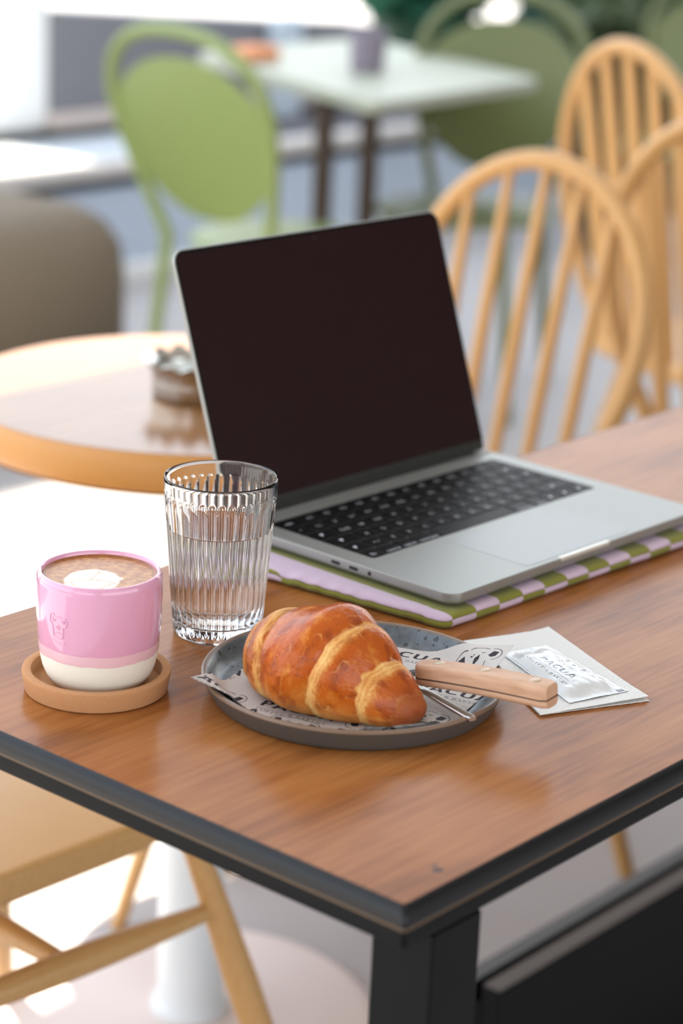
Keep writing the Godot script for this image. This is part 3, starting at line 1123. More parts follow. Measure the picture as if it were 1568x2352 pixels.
func stripes(a: Color, b: Color, n: int) -> StandardMaterial3D:
	var im := Image.create_empty(n * 2, n, false, Image.FORMAT_RGB8)
	for y in n:
		for x in n * 2:
			var tw := 0.93 + 0.07 * sin(TAU * (x + y * 2) / 8.0)
			var c := a if x < n else b
			im.set_pixel(x, y, Color(c.r * tw, c.g * tw, c.b * tw))
	var m := mat(Color.WHITE, 0.85)
	m.albedo_texture = tex(im)
	var bump := Image.create_empty(64, 64, false, Image.FORMAT_L8)
	for y in 64:
		for x in 64:
			var v := 0.5 + 0.5 * sin(TAU * (x + y) / 8.0)
			bump.set_pixel(x, y, Color(v, v, v))
	m.rim_enabled = true
	m.rim = 0.3
	return m

# ---------- tumbler of water ----------
func build_glass() -> void:
	var o := thing("water_glass", "ribbed clear glass tumbler half full of water beside the latte", "glass", Vector3(0.2275, TOP + 0.0002, -0.3535))
	var H := 0.112
	var nf := 36
	var seg := nf * 8
	var rows := []
	var outer := func(y: float) -> float:
		return lerpf(0.0302, 0.0389, pow(y / H, 0.95))
	var ys := [0.0, 0.0006, 0.002, 0.004, 0.006, 0.008, 0.011, 0.015, 0.02, 0.03, 0.04, 0.05, 0.06, 0.07, 0.08, 0.088, 0.093, 0.0955, 0.097, 0.098, 0.0988, 0.0995, 0.1002, 0.1009, 0.1016, 0.1024, 0.1035, 0.106, 0.109, 0.1108]
	var centre := PackedVector3Array()
	for i in seg:
		centre.append(Vector3(0.0001 * cos(TAU * i / seg), 0.0008, -0.0001 * sin(TAU * i / seg)))
	rows.append(centre)
	var ringm := PackedVector3Array()
	for i in seg:
		ringm.append(Vector3(0.024 * cos(TAU * i / seg), 0.0008, -0.024 * sin(TAU * i / seg)))
	rows.append(ringm)
	for y in ys:
		var r := PackedVector3Array()
		for i in seg:
			var f := fposmod(float(i) / 8.0, 1.0) * 2.0 - 1.0
			# every flute is a shallow rounded rib that ends in an arch below the rim
			var arch := 0.1022 - 0.0045 * (1.0 - sqrt(maxf(0.0, 1.0 - f * f)))
			var amp := clampf((arch - float(y)) / 0.0012, 0.0, 1.0) * clampf((float(y) - 0.003) / 0.005, 0.0, 1.0)
			var rib := (sqrt(maxf(0.0, 1.0 - 0.86 * f * f)) - 0.8) * 0.0014
			var rr: float = outer.call(float(y)) + amp * rib
			if y == 0.0:
				rr -= 0.0016
			elif y == 0.0006:
				rr -= 0.0006
			r.append(Vector3(rr * cos(TAU * i / seg), y, -rr * sin(TAU * i / seg)))
		rows.append(r)
	for k in [[-0.0004, 0.1117], [-0.001, 0.112], [-0.0016, 0.1117], [-0.0019, 0.111], [-0.0021, 0.1085], [-0.0022, 0.1]]:
		var r := PackedVector3Array()
		for i in seg:
			var rr: float = outer.call(float(k[1])) + k[0]
			r.append(Vector3(rr * cos(TAU * i / seg), k[1], -rr * sin(TAU * i / seg)))
		rows.append(r)
	for y in [0.08, 0.06, 0.04, 0.02, 0.0135, 0.0105, 0.0094]:
		var r := PackedVector3Array()
		for i in seg:
			var rr: float = outer.call(float(y)) - 0.0024
			if y < 0.0135:
				rr -= 0.002 if y < 0.01 else 0.0007
			r.append(Vector3(rr * cos(TAU * i / seg), y, -rr * sin(TAU * i / seg)))
		rows.append(r)
	var last := PackedVector3Array()
	for i in seg:
		last.append(Vector3(0.0001 * cos(TAU * i / seg), 0.009, -0.0001 * sin(TAU * i / seg)))
	rows.append(last)
	var m := MB.new()
	m.grid(rows, true)
	var gm := mat(Color(1, 1, 1, 0.0), 0.0)
	gm.transparency = BaseMaterial3D.TRANSPARENCY_ALPHA
	gm.refraction_enabled = true
	gm.refraction_scale = 0.05
	put("tumbler", m, gm, o, 50.0)
	var wm := MB.new()
	var prof := PackedVector2Array([Vector2(0.0001, 0.0089), Vector2(0.0262, 0.0093), Vector2(0.0278, 0.0108)])
	for y in [0.014, 0.02, 0.03, 0.04, 0.05, 0.06, 0.07, 0.0765]:
		prof.append(Vector2(outer.call(y) - 0.0023, y))
	prof.append(Vector2(outer.call(0.0755) - 0.0034, 0.0757))
	prof.append(Vector2(0.02, 0.0755))
	prof.append(Vector2(0.0001, 0.0755))
	wm.lathe(prof, 96)
	var wt := mat(Color(1, 1, 1, 0.0), 0.0)
	wt.transparency = BaseMaterial3D.TRANSPARENCY_ALPHA
	wt.refraction_enabled = true
	wt.refraction_scale = 0.033
	put("water", wm, wt, o, 50.0)

# ---------- latte in a pink cup on a cork coaster ----------
func build_cup() -> void:
	var yaw := -deg_to_rad(49.3)
	var at := Vector3(0.0965, TOP, -0.3355)
	var cork := mat(Color.WHITE, 0.9)
	var a := field(91, 512, 512, 512, 512, 0.09, 3)
	var b := field(92, 512, 512, 512, 512, 0.35, 2)
	var d := PackedByteArray()
	d.resize(512 * 512 * 3)
	for i in 512 * 512:
		var k := clampf((a[i] / 255.0 - 0.5) * 0.45 + (b[i] / 255.0 - 0.5) * 0.55 + 0.5, 0.0, 1.0)
		var c := hex(164, 112, 72).lerp(hex(222, 174, 126), k)
		d[i * 3] = int(c.r * 255)
		d[i * 3 + 1] = int(c.g * 255)
		d[i * 3 + 2] = int(c.b * 255)
	cork.albedo_texture = from_rgb(512, 512, d)
	cork.uv1_triplanar = true
	cork.uv1_scale = Vector3(18, 18, 18)
	var co := MB.new()
	co.lathe(PackedVector2Array([Vector2(0.0005, 0.0003), Vector2(0.0445, 0.0003), Vector2(0.0458, 0.0012), Vector2(0.0478, 0.0122), Vector2(0.0475, 0.0138), Vector2(0.0462, 0.0144), Vector2(0.0432, 0.0144), Vector2(0.042, 0.0138), Vector2(0.0412, 0.0055), Vector2(0.04, 0.0046), Vector2(0.0005, 0.0045)]), 96)
	var cs := put("coaster", co, cork, self, 50.0)
	cs.position = at
	tag(cs, "round cork coaster with a raised rim under the pink cup", "coaster")
	var o := thing("latte_cup", "pink glazed cup with bare white base holding a latte", "cup", at + Vector3(0.0009, 0.0047, 0.0011), yaw)
	var prof := PackedVector2Array([Vector2(0.0005, 0.0), Vector2(0.022, 0.0), Vector2(0.0262, 0.0008), Vector2(0.0305, 0.0034), Vector2(0.0338, 0.0078), Vector2(0.036, 0.0132), Vector2(0.0372, 0.0185)])
	var wall := func(y: float) -> float:
		return 0.0374 + 0.0021 * sin(clampf((y - 0.0185) / 0.052, 0.0, 1.0) * PI * 0.62)
	var glz := mat(hex(222, 162, 192), 0.1)
	glz.clearcoat_enabled = true
	glz.clearcoat = 0.6
	glz.clearcoat_roughness = 0.05
	var whit := mat(hex(232, 228, 216), 0.75)
	whit.heightmap_enabled = false
	var bm := MB.new()
	var p0 := prof.duplicate()
	p0.append(Vector2(0.0378, 0.0245))
	p0.append(Vector2(0.0379, 0.0275))
	p0.append(Vector2(0.03, 0.0276))
	p0.append(Vector2(0.0005, 0.0276))
	bm.lathe(p0, 96)
	put("bare_base", bm, whit, o, 50.0)
	# thin first coat of glaze that ends in a soft wavy line
	var wv := noise(5, 3.0)
	var ring := func(prs: Array, wave: float) -> MB:
		var rows := []
		for k in prs:
			var r := PackedVector3Array()
			for i in 120:
				var an := TAU * i / 120
				var y: float = k[1] + wv.get_noise_2d(cos(an), sin(an)) * wave * k[2]
				r.append(Vector3(k[0] * cos(an), y, -k[0] * sin(an)))
			rows.append(r)
		var m := MB.new()
		m.grid(rows, true)
		return m
	put("thin_glaze", ring.call([[0.0366, 0.0238, 1.0], [0.0380, 0.0236, 1.0], [0.03825, 0.0245, 1.0], [0.0387, 0.0315, 1.0], [0.0385, 0.0355, 0.0], [0.036, 0.0355, 0.0]], 0.0009), mat(hex(228, 186, 196), 0.2), o, 60.0)
	var prs := [[0.0362, 0.0305, 1.0], [0.0386, 0.0303, 1.0], [0.03885, 0.0318, 1.0]]
	for y in [0.0365, 0.041, 0.046, 0.051, 0.058, 0.064, 0.0695, 0.0725]:
		prs.append([wall.call(y) + 0.0005, y, 0.0])
	for q in [Vector2(0.0389, 0.0746), Vector2(0.0381, 0.0758), Vector2(0.0371, 0.0759), Vector2(0.0363, 0.075), Vector2(0.0358, 0.0725), Vector2(0.0354, 0.065), Vector2(0.034, 0.024)]:
		prs.append([q.x, q.y, 0.0])
	put("glazed_body", ring.call(prs, 0.0008), glz, o, 60.0)
	# relief stamp: outline of an animal face pressed into the wall
	var stamp := MB.new()
	var ac := PI + 0.98
	var on_wall := func(x: float, y: float) -> Vector3:
		var an := ac + x / 0.039
		var r: float = wall.call(0.047 + y) + 0.00055
		return Vector3(r * cos(an), 0.047 + y, -r * sin(an))
	var outline := [Vector2(-0.0062, 0.0086), Vector2(-0.0044, 0.0096), Vector2(-0.0022, 0.0076), Vector2(0.0006, 0.0082), Vector2(0.0034, 0.0074), Vector2(0.0056, 0.0078), Vector2(0.0068, 0.0052), Vector2(0.0058, 0.0022), Vector2(0.0036, 0.0012), Vector2(0.0038, -0.0028), Vector2(0.003, -0.0062), Vector2(-0.0036, -0.006), Vector2(-0.0042, -0.002), Vector2(-0.0044, 0.0016), Vector2(-0.0068, 0.004)]
	var draw := func(pts: Array, closed: bool) -> void:
		var path := []
		for i in pts.size() - (0 if closed else 1):
			var p: Vector2 = pts[i]
			var q: Vector2 = pts[(i + 1) % pts.size()]
			for k in 3:
				var s: Vector2 = p.lerp(q, k / 3.0)
				path.append(on_wall.call(s.x, s.y))
		if not closed:
			path.append(on_wall.call(pts[-1].x, pts[-1].y))
		stamp.tube(path, [0.00045], 8, closed)
	draw.call(outline, true)
	draw.call([Vector2(-0.0046, 0.0066), Vector2(-0.0036, 0.0044), Vector2(-0.0022, 0.0056)], false)
	draw.call([Vector2(0.0026, 0.0056), Vector2(0.0042, 0.0042), Vector2(0.0048, 0.006)], false)
	draw.call([Vector2(-0.0016, 0.001), Vector2(0.0, 0.0022), Vector2(0.0014, 0.001), Vector2(0.0, -0.0006), Vector2(-0.0016, 0.001)], false)
	draw.call([Vector2(-0.0024, -0.0032), Vector2(0.0, -0.0022), Vector2(0.0022, -0.0034)], false)
	draw.call([Vector2(-0.005, -0.0082), Vector2(0.0, -0.0096), Vector2(0.005, -0.0092)], false)
	put("stamp", stamp, glz, o, 60.0)
	# coffee with poured milk pattern
	var n := 512
	var im := Image.create_empty(n, n, false, Image.FORMAT_RGB8)
	var n1 := noise(3, 0.02)
	var n2 := noise(4, 0.12, FastNoiseLite.TYPE_SIMPLEX_SMOOTH, 2)
	for y in n:
		for x in n:
			var u := Vector2(x, y) / (n * 0.5) - Vector2.ONE
			var k := clampf(0.5 + n1.get_noise_2d(x, y) * 0.7 + n2.get_noise_2d(x * 0.5, y) * 0.35, 0.0, 1.0)
			var c := hex(158, 94, 40).lerp(hex(206, 150, 84), k)
			if n2.get_noise_2d(x * 1.6 + 900, y * 1.6) > 0.5 and n1.get_noise_2d(x + 500, y) > 0.05:
				c = c.lerp(hex(120, 68, 32), 0.6)
			c = c.lerp(hex(140, 78, 34), smoothstep(0.9, 0.99, u.length()) * 0.7)
			# milk shape: a rounded tulip, u.x to the camera's right, u.y towards it
			var q := (u - Vector2(-0.1, 0.36)) / Vector2(0.5, 0.6)
			q += Vector2(n1.get_noise_2d(x * 2.0, y * 2.0), n1.get_noise_2d(y * 2.0, x * 2.0 + 70)) * 0.05
			var e := q.length() - (0.12 if q.x > 0.5 and absf(q.y + 0.25) < 0.1 else 0.0)
			var wht := 1.0 - smoothstep(0.94, 1.02, e)
			var cut := minf(absf(q.y - 0.05 - 0.35 * (q.x * q.x) + 0.1), absf(q.x + 0.06 + q.y * 0.3) + (10.0 if q.y > 0.0 or q.y < -0.8 else 0.0))
			cut = minf(cut, absf(q.length() - 0.74) + (10.0 if q.y < 0.2 else 0.0))
			wht *= smoothstep(0.008, 0.034, cut) * 0.55 + 0.45
			im.set_pixel(x, y, c.lerp(hex(226, 221, 206), wht))
	var cm := mat(Color.WHITE, 0.35)
	cm.albedo_texture = tex(im)
	var cof := MB.new()
	var rows := []
	var uvs := []
	for k in [[0.0001, 0.0727], [0.012, 0.0727], [0.024, 0.0726], [0.034, 0.0725], [0.0356, 0.073], [0.03595, 0.0736], [0.036, 0.071], [0.0001, 0.071]]:
		var r := PackedVector3Array()
		var ur := PackedVector2Array()
		for i in 64:
			var an := TAU * i / 64
			r.append(Vector3(k[0] * cos(an), k[1], -k[0] * sin(an)))
			ur.append(Vector2(0.5 + 0.5 * k[0] / 0.0358 * cos(an), 0.5 - 0.5 * k[0] / 0.0358 * sin(an)))
		rows.append(r)
		uvs.append(ur)
	cof.grid(rows, true, uvs)
	put("latte", cof, cm, o, 50.0)

# ---------- stoneware plate with a printed paper liner ----------
const PLATE := Vector3(0.2064, 0.75, -0.2121)

func build_plate() -> void:
	var o := thing("plate", "round dark grey speckled stoneware plate under the croissant", "plate", PLATE)
	var n := 768
	var a := field(61, n, n, n, n, 0.02, 3)
	var b := field(62, n, n, n, n, 0.3, 2)
	var d := PackedByteArray()
	d.resize(n * n * 3)
	for i in n * n:
		var k := clampf(0.5 + (a[i] / 255.0 - 0.5) * 0.8 + (b[i] / 255.0 - 0.5) * 0.9, 0.0, 1.0)
		var c := hex(70, 77, 82).lerp(hex(120, 130, 138), k)
		d[i * 3] = int(c.r * 255)
		d[i * 3 + 1] = int(c.g * 255)
		d[i * 3 + 2] = int(c.b * 255)
	var im := Image.create_from_data(n, n, false, Image.FORMAT_RGB8, d)
	var rng := RandomNumberGenerator.new()
	rng.seed = 21
	for k in 1300:
		var r := 0.7 + pow(rng.randf(), 5.0) * 8.0
		var ang := rng.randf() * TAU
		var rad := n * 0.5 * sqrt(rng.randf_range(0.1, 1.0))
		var c := Vector2(n / 2.0 + rad * cos(ang), n / 2.0 + rad * sin(ang))
		fill_poly(im, ellipse(c, Vector2(r, r * rng.randf_range(0.5, 1.1)), 0, TAU - 0.3, 9), hex(34, 36, 40))
	var glz := mat(Color.WHITE, 0.28)
	glz.albedo_texture = tex(im)
	var uvs := []
	var rows := []
	for q in [Vector2(0.0005, 0.0045), Vector2(0.05, 0.0045), Vector2(0.078, 0.0046), Vector2(0.0845, 0.0054), Vector2(0.0885, 0.0078), Vector2(0.0912, 0.0115), Vector2(0.093, 0.0146), Vector2(0.0944, 0.0159)]:
		var r := PackedVector3Array()
		var u := PackedVector2Array()
		for i in 128:
			var an := TAU * i / 128
			r.append(Vector3(q.x * cos(an), q.y, -q.x * sin(an)))
			var uu: float = q.x + q.y * 0.6
			u.append(Vector2(0.5 + uu * 4.7 * cos(an), 0.5 - uu * 4.7 * sin(an)))
		rows.append(r)
		uvs.append(u)
	var inm := MB.new()
	inm.grid(rows, true, uvs)
	put("inner_glaze", inm, glz, o, 180.0, false)
	var lip := MB.new()
	lip.lathe(PackedVector2Array([Vector2(0.0942, 0.0157), Vector2(0.0952, 0.0165), Vector2(0.0966, 0.0168), Vector2(0.0978, 0.0163), Vector2(0.0983, 0.0153), Vector2(0.098, 0.0145)]), 128)
	put("lip", lip, mat(hex(122, 100, 82), 0.3), o, 180.0, false)
	var outm := MB.new()
	outm.lathe(PackedVector2Array([Vector2(0.0005, 0.0004), Vector2(0.088, 0.0004), Vector2(0.09, 0.001), Vector2(0.0918, 0.003), Vector2(0.0945, 0.008), Vector2(0.0972, 0.0132), Vector2(0.0981, 0.0148)]), 128)
	put("outer_wall", outm, mat(hex(82, 79, 76), 0.5), o, 50.0, false)
	build_liner()

func build_liner() -> void:
	var n := 1024
	var im := Image.create_empty(n, n, false, Image.FORMAT_RGB8)
	im.fill(hex(206, 202, 198))
	var bold := font("Droid Sans", 700)
	var serif := font("Droid Serif")
	var ink := hex(44, 38, 46)
	# p runs along the lines of print, q across them, both in metres from the middle of the plate
	var px := func(p: float, q: float) -> Vector2:
		return Vector2((p + 0.085) / 0.17 * n, (0.085 - q) / 0.17 * n)
	var k := n / 0.17
	for row in 5:
		var q: float = [0.0705, 0.024, -0.018, -0.0545, -0.0715][row]
		var p0: float = [0.006, -0.045, 0.006, -0.014, 0.045][row]
		for j in [-1, 0, 1]:
			var p: float = p0 + j * 0.104
			write_text(im, "PACUA", bold, px.call(p, q + 0.002), 0.0125 * k, 1.3, 0.0, ink)
			stroke(im, PackedVector2Array([px.call(p - 0.025, q - 0.0055), px.call(p + 0.025, q - 0.0055)]), 2.0, hex(120, 112, 116))
			write_text(im, "COFFEE & BAKERY", serif, px.call(p, q - 0.0085), 0.0052 * k, 1.05, 0.0, hex(96, 90, 96))
			emblem(im, px.call(p + 0.0515, q - 0.002), 0.0155 * k, 0.0, ink)
	var m := mat(Color.WHITE, 0.8)
	m.albedo_texture = tex(im)
	m.uv1_offset = Vector3(0.0, 0.0, 0.0)
	var e := Vector2(0.27, 0.963)
	var g := Vector2(0.963, -0.27)
	var shape := func(p: float, q: float) -> Vector3:
		var v: Vector2 = e * p + g * q
		var r := v.length()
		var fa := clampf(1.0 - Vector2(p + 0.0763, q + 0.0797).length() / 0.034, 0.0, 1.0)
		var fb := clampf(1.0 - Vector2(p - 0.0742, q - 0.08).length() / 0.034, 0.0, 1.0)
		var lim := 0.0922 + 0.0225 * smoothstep(0.0, 1.0, fa) + 0.021 * smoothstep(0.0, 0.9, fb)
		if r > lim:
			v = v / r * (lim + (r - lim) * 0.03)
			r = v.length()
		var y := 0.0052
		y += 0.0128 * smoothstep(0.081, 0.0945, r)
		y += (r - 0.0945) * 0.28 if r > 0.0945 else 0.0
		y += fa * 0.002 + 0.0003 * sin(p * 190.0) * sin(q * 150.0 + 1.0)
		return Vector3(v.x, y, v.y)
	var rows := []
	var uvs := []
	var nn := 72
	for side in 2:
		for j in nn + 1:
			var q := lerpf(-0.0797, 0.082, float(j) / nn if side == 0 else 1.0 - float(j) / nn)
			var r := PackedVector3Array()
			var u := PackedVector2Array()
			for i in nn + 1:
				var p := lerpf(-0.0765, 0.078, float(i) / nn)
				var s: Vector3 = shape.call(p, q)
				r.append(s + Vector3(0, 0.00022 if side == 0 else 0.0, 0))
				u.append(Vector2((p + 0.085) / 0.17, (0.085 - q) / 0.17))
			rows.append(r)
			uvs.append(u)
	var mb := MB.new()
	mb.grid(rows, false, uvs)
	var o := put("paper_liner", mb, m, self, 50.0)
	o.position = PLATE
	tag(o, "pale greaseproof paper with dark printed lettering lining the grey plate", "paper")

# ---------- croissant ----------
func build_croissant() -> void:
	var ka := [0.016, 0.0275, 0.0378, 0.0421, 0.0403, 0.033, 0.0232, 0.014]
	var kb := [0.018, 0.025, 0.0297, 0.032, 0.0351, 0.0293, 0.0182, 0.0088]
	var s := Vector2(0.1817, -0.2748)
	var e := Vector2(0.188, -0.1422)
	var dir := (e - s)
	var nrm := Vector2(-dir.y, dir.x).normalized()
	var cur := func(arr: Array, t: float) -> float:
		var x := clampf(t, 0.0, 1.0) * 7.0
		var i := mini(int(x), 6)
		var p0: float = arr[maxi(i - 1, 0)]
		var p1: float = arr[i]
		var p2: float = arr[i + 1]
		var p3: float = arr[mini(i + 2, 7)]
		return cubic_interpolate(p1, p2, p0, p3, x - i)
	# borders of the rolled layers: place at the bottom, extra shift at the top, strength
	var bands := [[0.11, 0.0, 0.5], [0.345, -0.11, 0.9], [0.585, 0.085, 1.0], [0.8, 0.02, 1.0], [0.935, 0.02, 0.6]]
	var nt := 260
	var na := 200
	var n1 := noise(1, 1.0, FastNoiseLite.TYPE_SIMPLEX_SMOOTH, 3)
	var band_at := func(t: float, a: float, k: Array, wob: float) -> float:
		# a: 0 at the near side, PI/2 on top
		var up := 0.5 + 0.5 * sin(a - 0.35)
		return t - (k[0] + k[1] * up + wob)
	var rows := []
	var uvs := []
	for j in nt + 1:
		var t := float(j) / nt
		var lim := minf(t, 1.0 - t)
		var cap := sqrt(maxf(0.0, 1.0 - pow(clampf((0.06 - lim) / 0.06, 0.0, 1.0), 2.0)))
		var A: float = cur.call(ka, t)
		var B: float = cur.call(kb, t)
		var c := s + dir * t + nrm * 0.0123 * 4.0 * t * (1.0 - t)
		var r := PackedVector3Array()
		var u := PackedVector2Array()
		for i in na:
			var a := TAU * i / na
			var wob := n1.get_noise_3d(cos(a) * 1.4, sin(a) * 1.4, t * 5.0) * 0.018
			var k := 1.0
			# every rolled layer swells like a cushion between two creases
			var prev := -0.02
			var next := 1.03
			for b in bands:
				var x: float = band_at.call(t, a, b, wob)
				if x >= 0.0:
					prev = maxf(prev, t - x)
				else:
					next = minf(next, t - x)
			var f := clampf((t - prev) / maxf(next - prev, 0.01), 0.0, 1.0)
			k += 0.135 * (pow(4.0 * f * (1.0 - f), 0.6) - 0.76)
			for b in bands:
				var x: float = band_at.call(t, a, b, wob)
				var toward: float = 1.0 if float(b[0]) > 0.45 else -1.0
				# thin edges of the next layers down show in the crease
				k += 0.006 * b[2] * exp(-pow((x * toward - 0.02) / 0.005, 2.0))
				k += 0.005 * b[2] * exp(-pow((x * toward - 0.036) / 0.005, 2.0))
			k += n1.get_noise_3d(cos(a) * 2.2 + 7.0, sin(a) * 2.2, t * 9.0) * 0.016
			k += n1.get_noise_3d(cos(a) * 9.0 + 7.0, sin(a) * 9.0, t * 30.0) * 0.004
			var ct := cos(a)
			var st := sin(a)
			var yy := st if st >= 0.0 else -pow(-st, 0.7)
			var off := nrm * (-A) * cap * ct * k * -1.0
			var y2 := maxf(B * 0.9 + B * cap * yy * (k if st > 0.0 else 1.0), 0.0006 + 0.0006 * n1.get_noise_2d(i * 0.2, j * 0.2))
			r.append(Vector3(c.x + off.x, 0.7555 + y2, c.y + off.y))
			u.append(Vector2(float(i) / na, t))
		rows.append(r)
		uvs.append(u)
	var mb := MB.new()
	mb.grid(rows, true, uvs)
	# wrap column must close at u = 1
	for j in nt + 1:
		mb.uv[j * (na + 1) + na] = Vector2(1.0, float(j) / nt)
	for side in 2:
		mb.fan(rows[0] if side == 0 else rows[nt], side == 0)
	for i in range((nt + 1) * (na + 1), mb.uv.size()):
		mb.uv[i] = Vector2(0.3, 0.0 if i < (nt + 1) * (na + 1) + na + 1 else 1.0)
	# glaze colours
	var w := 1024
	var h := 1024
	var d := PackedByteArray()
	d.resize(w * h * 3)
	var rg := PackedByteArray()
	rg.resize(w * h)
	var patch := field(15, w, h, 512, 512, 0.018, 3)
	var fine := field(16, w, h, w, h, 0.07, 4)
	var vein := field(17, w, h, 512, 512, 0.012, 2)
	var gold := hex(220, 150, 68)
	var pale := hex(240, 204, 136)
	var brown := hex(184, 88, 22)
	var deep := hex(142, 62, 20)
	for y in h:
		var t := float(y) / h
		for x in w:
			var i := y * w + x
			var a := TAU * x / w
			var p := patch[i] / 255.0 - 0.5
			var f := fine[i] / 255.0 - 0.5
			var v := vein[i] / 255.0 - 0.5
			var wob := v * 0.03 + p * 0.02
			var light := 0.0
			for b in bands:
				var xx: float = band_at.call(t, a, b, wob)
				if float(b[0]) < 0.45:
					xx = -xx
				var band := smoothstep(-0.008, 0.004, xx) * (1.0 - smoothstep(0.03, 0.068, xx + f * 0.012 + p * 0.02))
				var lines := 0.84 + 0.16 * sin(xx * 330.0 + p * 4.0)
				light = maxf(light, band * float(b[2]) * lines)
			var under := smoothstep(0.1, -0.75, sin(a) + p * 0.5)
			var glaze := clampf(0.6 + p * 1.05 + f * 0.3, 0.0, 1.0)
			var crack := (1.0 - smoothstep(0.003, 0.02, absf(v + f * 0.06))) * smoothstep(0.0, 0.14, p)
			var c := brown.lerp(deep, clampf((glaze - 0.65) * 2.2, 0.0, 0.85))
			c = c.lerp(gold, clampf((0.45 - glaze) * 2.4, 0.0, 0.9))
			c = c.lerp(pale, crack * 0.55)
			c = c.lerp(gold.lerp(pale, 0.2), under * 0.75)
			c = c.lerp(pale.lerp(gold, clampf(0.25 + f * 0.6 + p, 0.0, 1.0)), light * 0.88)
			var tip := smoothstep(0.89, 0.97, t)
			c = c.lerp(deep, tip * 0.75)
			d[i * 3] = int(clampf(c.r, 0, 1) * 255)
			d[i * 3 + 1] = int(clampf(c.g, 0, 1) * 255)
			d[i * 3 + 2] = int(clampf(c.b, 0, 1) * 255)
			rg[i] = int(clampf(0.24 + 0.45 * maxf(light, under * 0.8) + f * 0.12, 0.16, 0.9) * 255)
	var m := mat(Color.WHITE, 1.0)
	m.albedo_texture = from_rgb(w, h, d)
	m.roughness_texture = tex(Image.create_from_data(w, h, false, Image.FORMAT_L8, rg))
	m.heightmap_enabled = true
	m.heightmap_texture = tex(Image.create_from_data(w, h, false, Image.FORMAT_L8, fine))
	m.heightmap_scale = 0.018
	m.metallic_specular = 0.42
	var o := put("croissant", mb, m, self, 180.0)
	tag(o, "golden glazed croissant lying on printed paper on the grey plate", "pastry")

